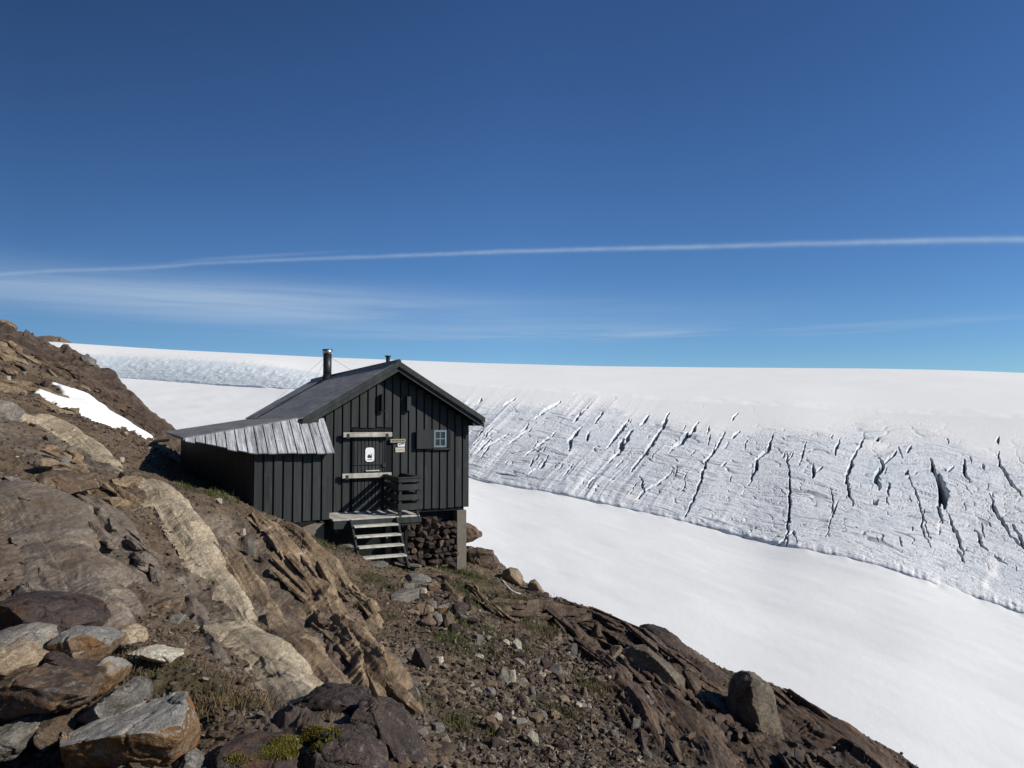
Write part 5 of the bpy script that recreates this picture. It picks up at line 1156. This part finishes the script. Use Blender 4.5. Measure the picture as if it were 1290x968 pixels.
def grass():
    r = np.random.default_rng(8); pts = []
    for (px, py, Y, rad) in VEG:
        p = at(px, py, Y); dry = 1 if (px < 300 and py > 840) else 0
        n = int(900 * (rad / .6) ** 2 * (1.5 if py > 840 else 1))
        pts.append((p[0] + r.normal(size=n) * rad * .55, p[1] + r.normal(size=n) * rad * .55, np.full(n, dry)))
    X, Y, dry = [np.concatenate(k) for k in zip(*pts)]
    cl = n2(X * 3.5, Y * 3.5, 21) + .6 * n2(X * 9, Y * 9, 22); keep = (cl > -.05) & ~hut_mask(X, Y) & (fields(X, Y)[0] < .8); X, Y, dry = X[keep], Y[keep], dry[keep]
    Z = H(X, Y) - .01; n = len(X); L = r.uniform(.05, .15, n) * (1 + .5 * n2(X * 2, Y * 2, 23))
    tone = np.clip(.45 + .35 * n2(X * 1.3, Y * 1.3, 24) + r.normal(size=n) * .14 + dry * .5, 0, 1)
    g1 = at(212, 862, 5.3); tone = np.where(np.hypot(X - g1[0], Y - g1[1]) < .16, .1, tone)
    blades('grass', 'patchy green and straw-brown grass between the stones', X, Y, Z, L, np.full(n, .0032) * (1 + Y * .05), tone,
           grass_material('mountain_grass', [(0, (.07, .11, .018)), (.25, (.05, .075, .018)), (.5, (.075, .075, .025)), (.75, (.1, .07, .033)), (1, (.13, .09, .05))]), .9, 1)
grass()
def moss():
    r = np.random.default_rng(9); dg = bpy.context.evaluated_depsgraph_get(); dg.update(); P = []
    for (cx, cy, rx, ry, n) in [(365,940,40,12,9000),(405,925,25,10,3500),(345,950,30,8,3500),(420,905,14,6,900),(300,958,18,6,900)]:
        for i in range(n // 2):
            a = r.uniform(0, 6.28); q = math.sqrt(r.random()); px = cx + rx * q * math.cos(a); py = cy + ry * q * math.sin(a)
            v = Vector([float(k) for k in ray(px, py)]).normalized(); ok, loc, nr, *_ = scene.ray_cast(dg, Vector((0, 0, 0)), v)
            if ok and loc.y < 6.5 and nr.z > .12: P.append(loc[:])
    P = np.array(P); cl = n3(P * 9, 31); keep = cl > -.55; P = P[keep]; h = .006 + .022 * np.clip(cl[keep] + .45, 0, .8)
    blades('moss', 'yellow-green moss cushions on the dark outcrop at the bottom', P[:, 0], P[:, 1], P[:, 2] - .01, h + r.uniform(.003, .008, len(P)), np.full(len(P), .004), np.clip(r.normal(.45, .22, len(P)), 0, 1),
           grass_material('yellow_moss', [(0, (.03, .032, .008)), (.4, (.085, .078, .014)), (.75, (.19, .16, .026)), (1, (.27, .22, .05))]), .5, 2)
bpy.context.view_layer.update()
moss()

# ---- dry stone wall between the porch and the corner pillar
def dry_wall():
    r = random.Random(23); t = empty('dry_stone_wall', (O2[0], O2[1], ZB), PHI)
    props(t, 'dark dry stone wall filling the gap under the hut between porch and corner pillar', 'stone wall')
    z = -3.95; k = 0
    while z < WBOT - .13 and k < 98:
        x = .06; hrow = r.uniform(.11, .17)
        while x < 1.52 and k < 98:
            wd = r.uniform(.12, .26); wd = min(wd, 1.575 - x)
            o = bpy.data.objects.new('stone', r.choice(PROTO[r.choice(['brown', 'purple', 'dark', 'purple', 'dark', 'dark', 'dark'])])); COL.objects.link(o); o.parent = t
            h = hrow * r.uniform(.9, 1.25)
            o.location = (x + wd / 2, .07 + r.uniform(-.09, .09), z - ZB - .01); o.scale = (wd * 1.12, r.uniform(.25, .4), h)
            o.rotation_euler = (r.uniform(-.2, .2), r.uniform(-.25, .25), r.uniform(-.5, .5)); x += wd * .98; k += 1
        z += hrow * .97
    mb = MB(); mb.box(.05, 1.7, .28, .5, -4.1, WBOT - .11); mb.build('wall_core', M['paint_shade'], t)
dry_wall()


def line_object(name, pts, r, mat, label, cat):
    c = bpy.data.curves.new(name, 'CURVE'); c.dimensions = '3D'; c.bevel_depth = r; c.bevel_resolution = 2
    o0 = np.array(pts[0]); sp = c.splines.new('POLY'); sp.points.add(len(pts) - 1)
    for q, p in zip(sp.points, pts): q.co = (*(np.array(p) - o0), 1)
    c.materials.append(mat); t = bpy.data.objects.new('t', c); COL.objects.link(t); dg = bpy.context.evaluated_depsgraph_get(); dg.update()
    me = bpy.data.meshes.new_from_object(t.evaluated_get(dg)); me.name = name; bpy.data.objects.remove(t); bpy.data.curves.remove(c)
    return props(obj(name, me, None, o0), label, cat)
up_ = np.array([0, 0, .04])
line_object('hose', [pick(x, y) + up_ for x, y in [(633,734),(637,739),(641,744),(646,748),(651,750),(656,751)]], .022, M['white'], 'thin white hose curving over the ground by the rounded tan boulder', 'hose')
line_object('wooden_pole', [at(178, 559, 22.5), at(196, 556.5, 22.6), at(213, 554.5, 22.7)], .04, M['signwood'], 'thin brown pole sticking out behind the far end of the lean-to', 'pole')
# ------------------------------------------------------------------ light, sky, colour
su, sn, sz = .618, .606, .503
SUN = (U * su + N * sn + np.array([0, 0, sz])); SUN /= np.linalg.norm(SUN)
ld = bpy.data.lights.new('sun', 'SUN'); lo = bpy.data.objects.new('sun', ld); COL.objects.link(lo)
ld.energy = 5.0; ld.angle = R(.53); ld.color = (1.0, .945, .86)
lo.rotation_euler = Vector(SUN).to_track_quat('Z', 'Y').to_euler(); lo.location = (20, -10, 30)
EL = math.asin(SUN[2]); AZ = math.atan2(SUN[0], SUN[1])
w = bpy.data.worlds.new('World'); scene.world = w; w.use_nodes = True
nt = w.node_tree; nt.nodes.clear(); g = G(nt)
wo = g.n('ShaderNodeOutputWorld'); bg = g.n('ShaderNodeBackground'); nt.links.new(bg.outputs[0], wo.inputs[0])
sky = g.n('ShaderNodeTexSky', sky_type='NISHITA'); sky.sun_disc = False; sky.sun_elevation = EL; sky.sun_rotation = AZ
sky.altitude = 1500; sky.air_density = 1.0; sky.dust_density = 0.0; sky.ozone_density = 3.0
tc = g.n('ShaderNodeTexCoord'); sp = g.n('ShaderNodeSeparateXYZ'); nt.links.new(tc.outputs['Generated'], sp.inputs[0])
azn = g.math('ARCTAN2', sp.outputs[0], sp.outputs[1]); eln = g.math('ARCSINE', sp.outputs[2])
cmb = g.n('ShaderNodeCombineXYZ'); nt.links.new(azn, cmb.inputs[0]); nt.links.new(eln, cmb.inputs[1])
def gauss(x, c, wd):   # exp(-((x-c)/w)^2)
    d = g.math('DIVIDE', g.math('SUBTRACT', x, c), wd); return g.math('POWER', 2.718, g.math('MULTIPLY', g.math('MULTIPLY', d, d), -1.0))
st1 = g.noise(g.mapping(cmb.outputs[0], scale=(2.0, 42, 1), rot=(0, 0, 0)), 1.0, 7, .6, .4)
st2 = g.noise(g.mapping(cmb.outputs[0], scale=(5, 130, 1), rot=(0, 0, R(1))), 1.0, 6, .6, .5)
cen = g.math('MULTIPLY_ADD', azn, -.024, .131)
cir = g.math('MULTIPLY', g.math('MULTIPLY', gauss(eln, cen, .024), g.ramp(azn, [(0, 1), (1, 1)])), g.ramp(st1, [(.3, .25), (.65, 1.0)]))
cir = g.math('MULTIPLY', cir, gauss(azn, -.33, .42))
ci2 = g.math('MULTIPLY', gauss(eln, .108, .008), g.ramp(st2, [(.42, 0.0), (.68, 1.0)]))
ci2 = g.math('MULTIPLY', ci2, gauss(azn, .15, .4))
cir = g.math('ADD', g.math('MULTIPLY', cir, .85), g.math('MULTIPLY', ci2, .5), clamp=True)
RP = g.n('ShaderNodeValToRGB'); RP.color_ramp.interpolation = 'CARDINAL'; els = RP.color_ramp.elements
TR = [(-300, 357), (0, 346), (250, 332), (600, 318.5), (1000, 307.5), (1290, 302), (1600, 298)]
while len(els) < len(TR): els.new(.5)
for e_, (x_, y_) in zip(els, TR):
    a_, b_, c_ = [float(k) for k in ray(x_, y_)]; e_.position = (math.atan2(a_, b_) + .9) / 1.8; v_ = math.asin(c_ / math.sqrt(a_ * a_ + b_ * b_ + c_ * c_)); e_.color = (v_, v_, v_, 1)
g.put(RP.inputs[0], g.math('DIVIDE', g.math('ADD', azn, .9), 1.8))
frill = g.math('MULTIPLY', g.math('SUBTRACT', g.noise(g.mapping(cmb.outputs[0], scale=(45, 90, 1)), 1.0, 4, .6), .5), .0022)
tw = g.ramp(g.math('MULTIPLY_ADD', azn, .7, .5), [(.1, .0019), (.9, .0033)])
trail = gauss(g.math('ADD', eln, frill), RP.outputs[0], tw)
trail = g.math('MULTIPLY', trail, g.math('MULTIPLY', g.ramp(g.math('MULTIPLY_ADD', azn, .7, .5), [(.08, .22), (.3, .3), (.5, .42), (.9, .5)]), g.ramp(g.noise(g.mapping(cmb.outputs[0], scale=(30, 12, 1)), 1.0, 4, .6), [(.3, .7), (.7, 1.1)])))
tr2 = g.math('MULTIPLY', gauss(eln, g.math('ADD', RP.outputs[0], g.math('MULTIPLY_ADD', azn, .02, .012)), .0022), gauss(azn, -.33, .09))
cir = g.math('ADD', cir, g.math('MULTIPLY_ADD', tr2, .16, trail), clamp=True)
SKYW = g.n('ShaderNodeMix', data_type='RGBA'); g.put(SKYW.inputs[0], cir)
hs = g.n('ShaderNodeHueSaturation'); hs.inputs['Saturation'].default_value = 1.0; nt.links.new(sky.outputs[0], hs.inputs['Color'])
flt = g.mix(1.0, hs.outputs[0], (.62, .88, 1.12), 'MULTIPLY'); gm = g.n('ShaderNodeGamma'); nt.links.new(flt, gm.inputs[0]); gm.inputs[1].default_value = 1.22; flt = g.mix(1.0, gm.outputs[0], (.94, .81, .74), 'MULTIPLY'); even = g.ramp(g.math('MULTIPLY_ADD', azn, 1 / 6.2832, .5), [(.3, .5), (.41, .58), (.5, 1.0), (.7, 1.0)]); flt = g.mix(1.0, flt, even, 'MULTIPLY'); nt.links.new(flt, SKYW.inputs[6]); SKYW.inputs[7].default_value = (5.0, 6.4, 8.2, 1)
nt.links.new(SKYW.outputs[2], bg.inputs[0]); bg.inputs[1].default_value = .085
vs_ = scene.view_settings; vs_.view_transform = 'Standard'; vs_.look = 'None'; vs_.exposure = 0; vs_.gamma = 1; vs_.use_curve_mapping = False
scene.cycles.max_bounces = 12; scene.cycles.diffuse_bounces = 2; scene.cycles.transparent_max_bounces = 24
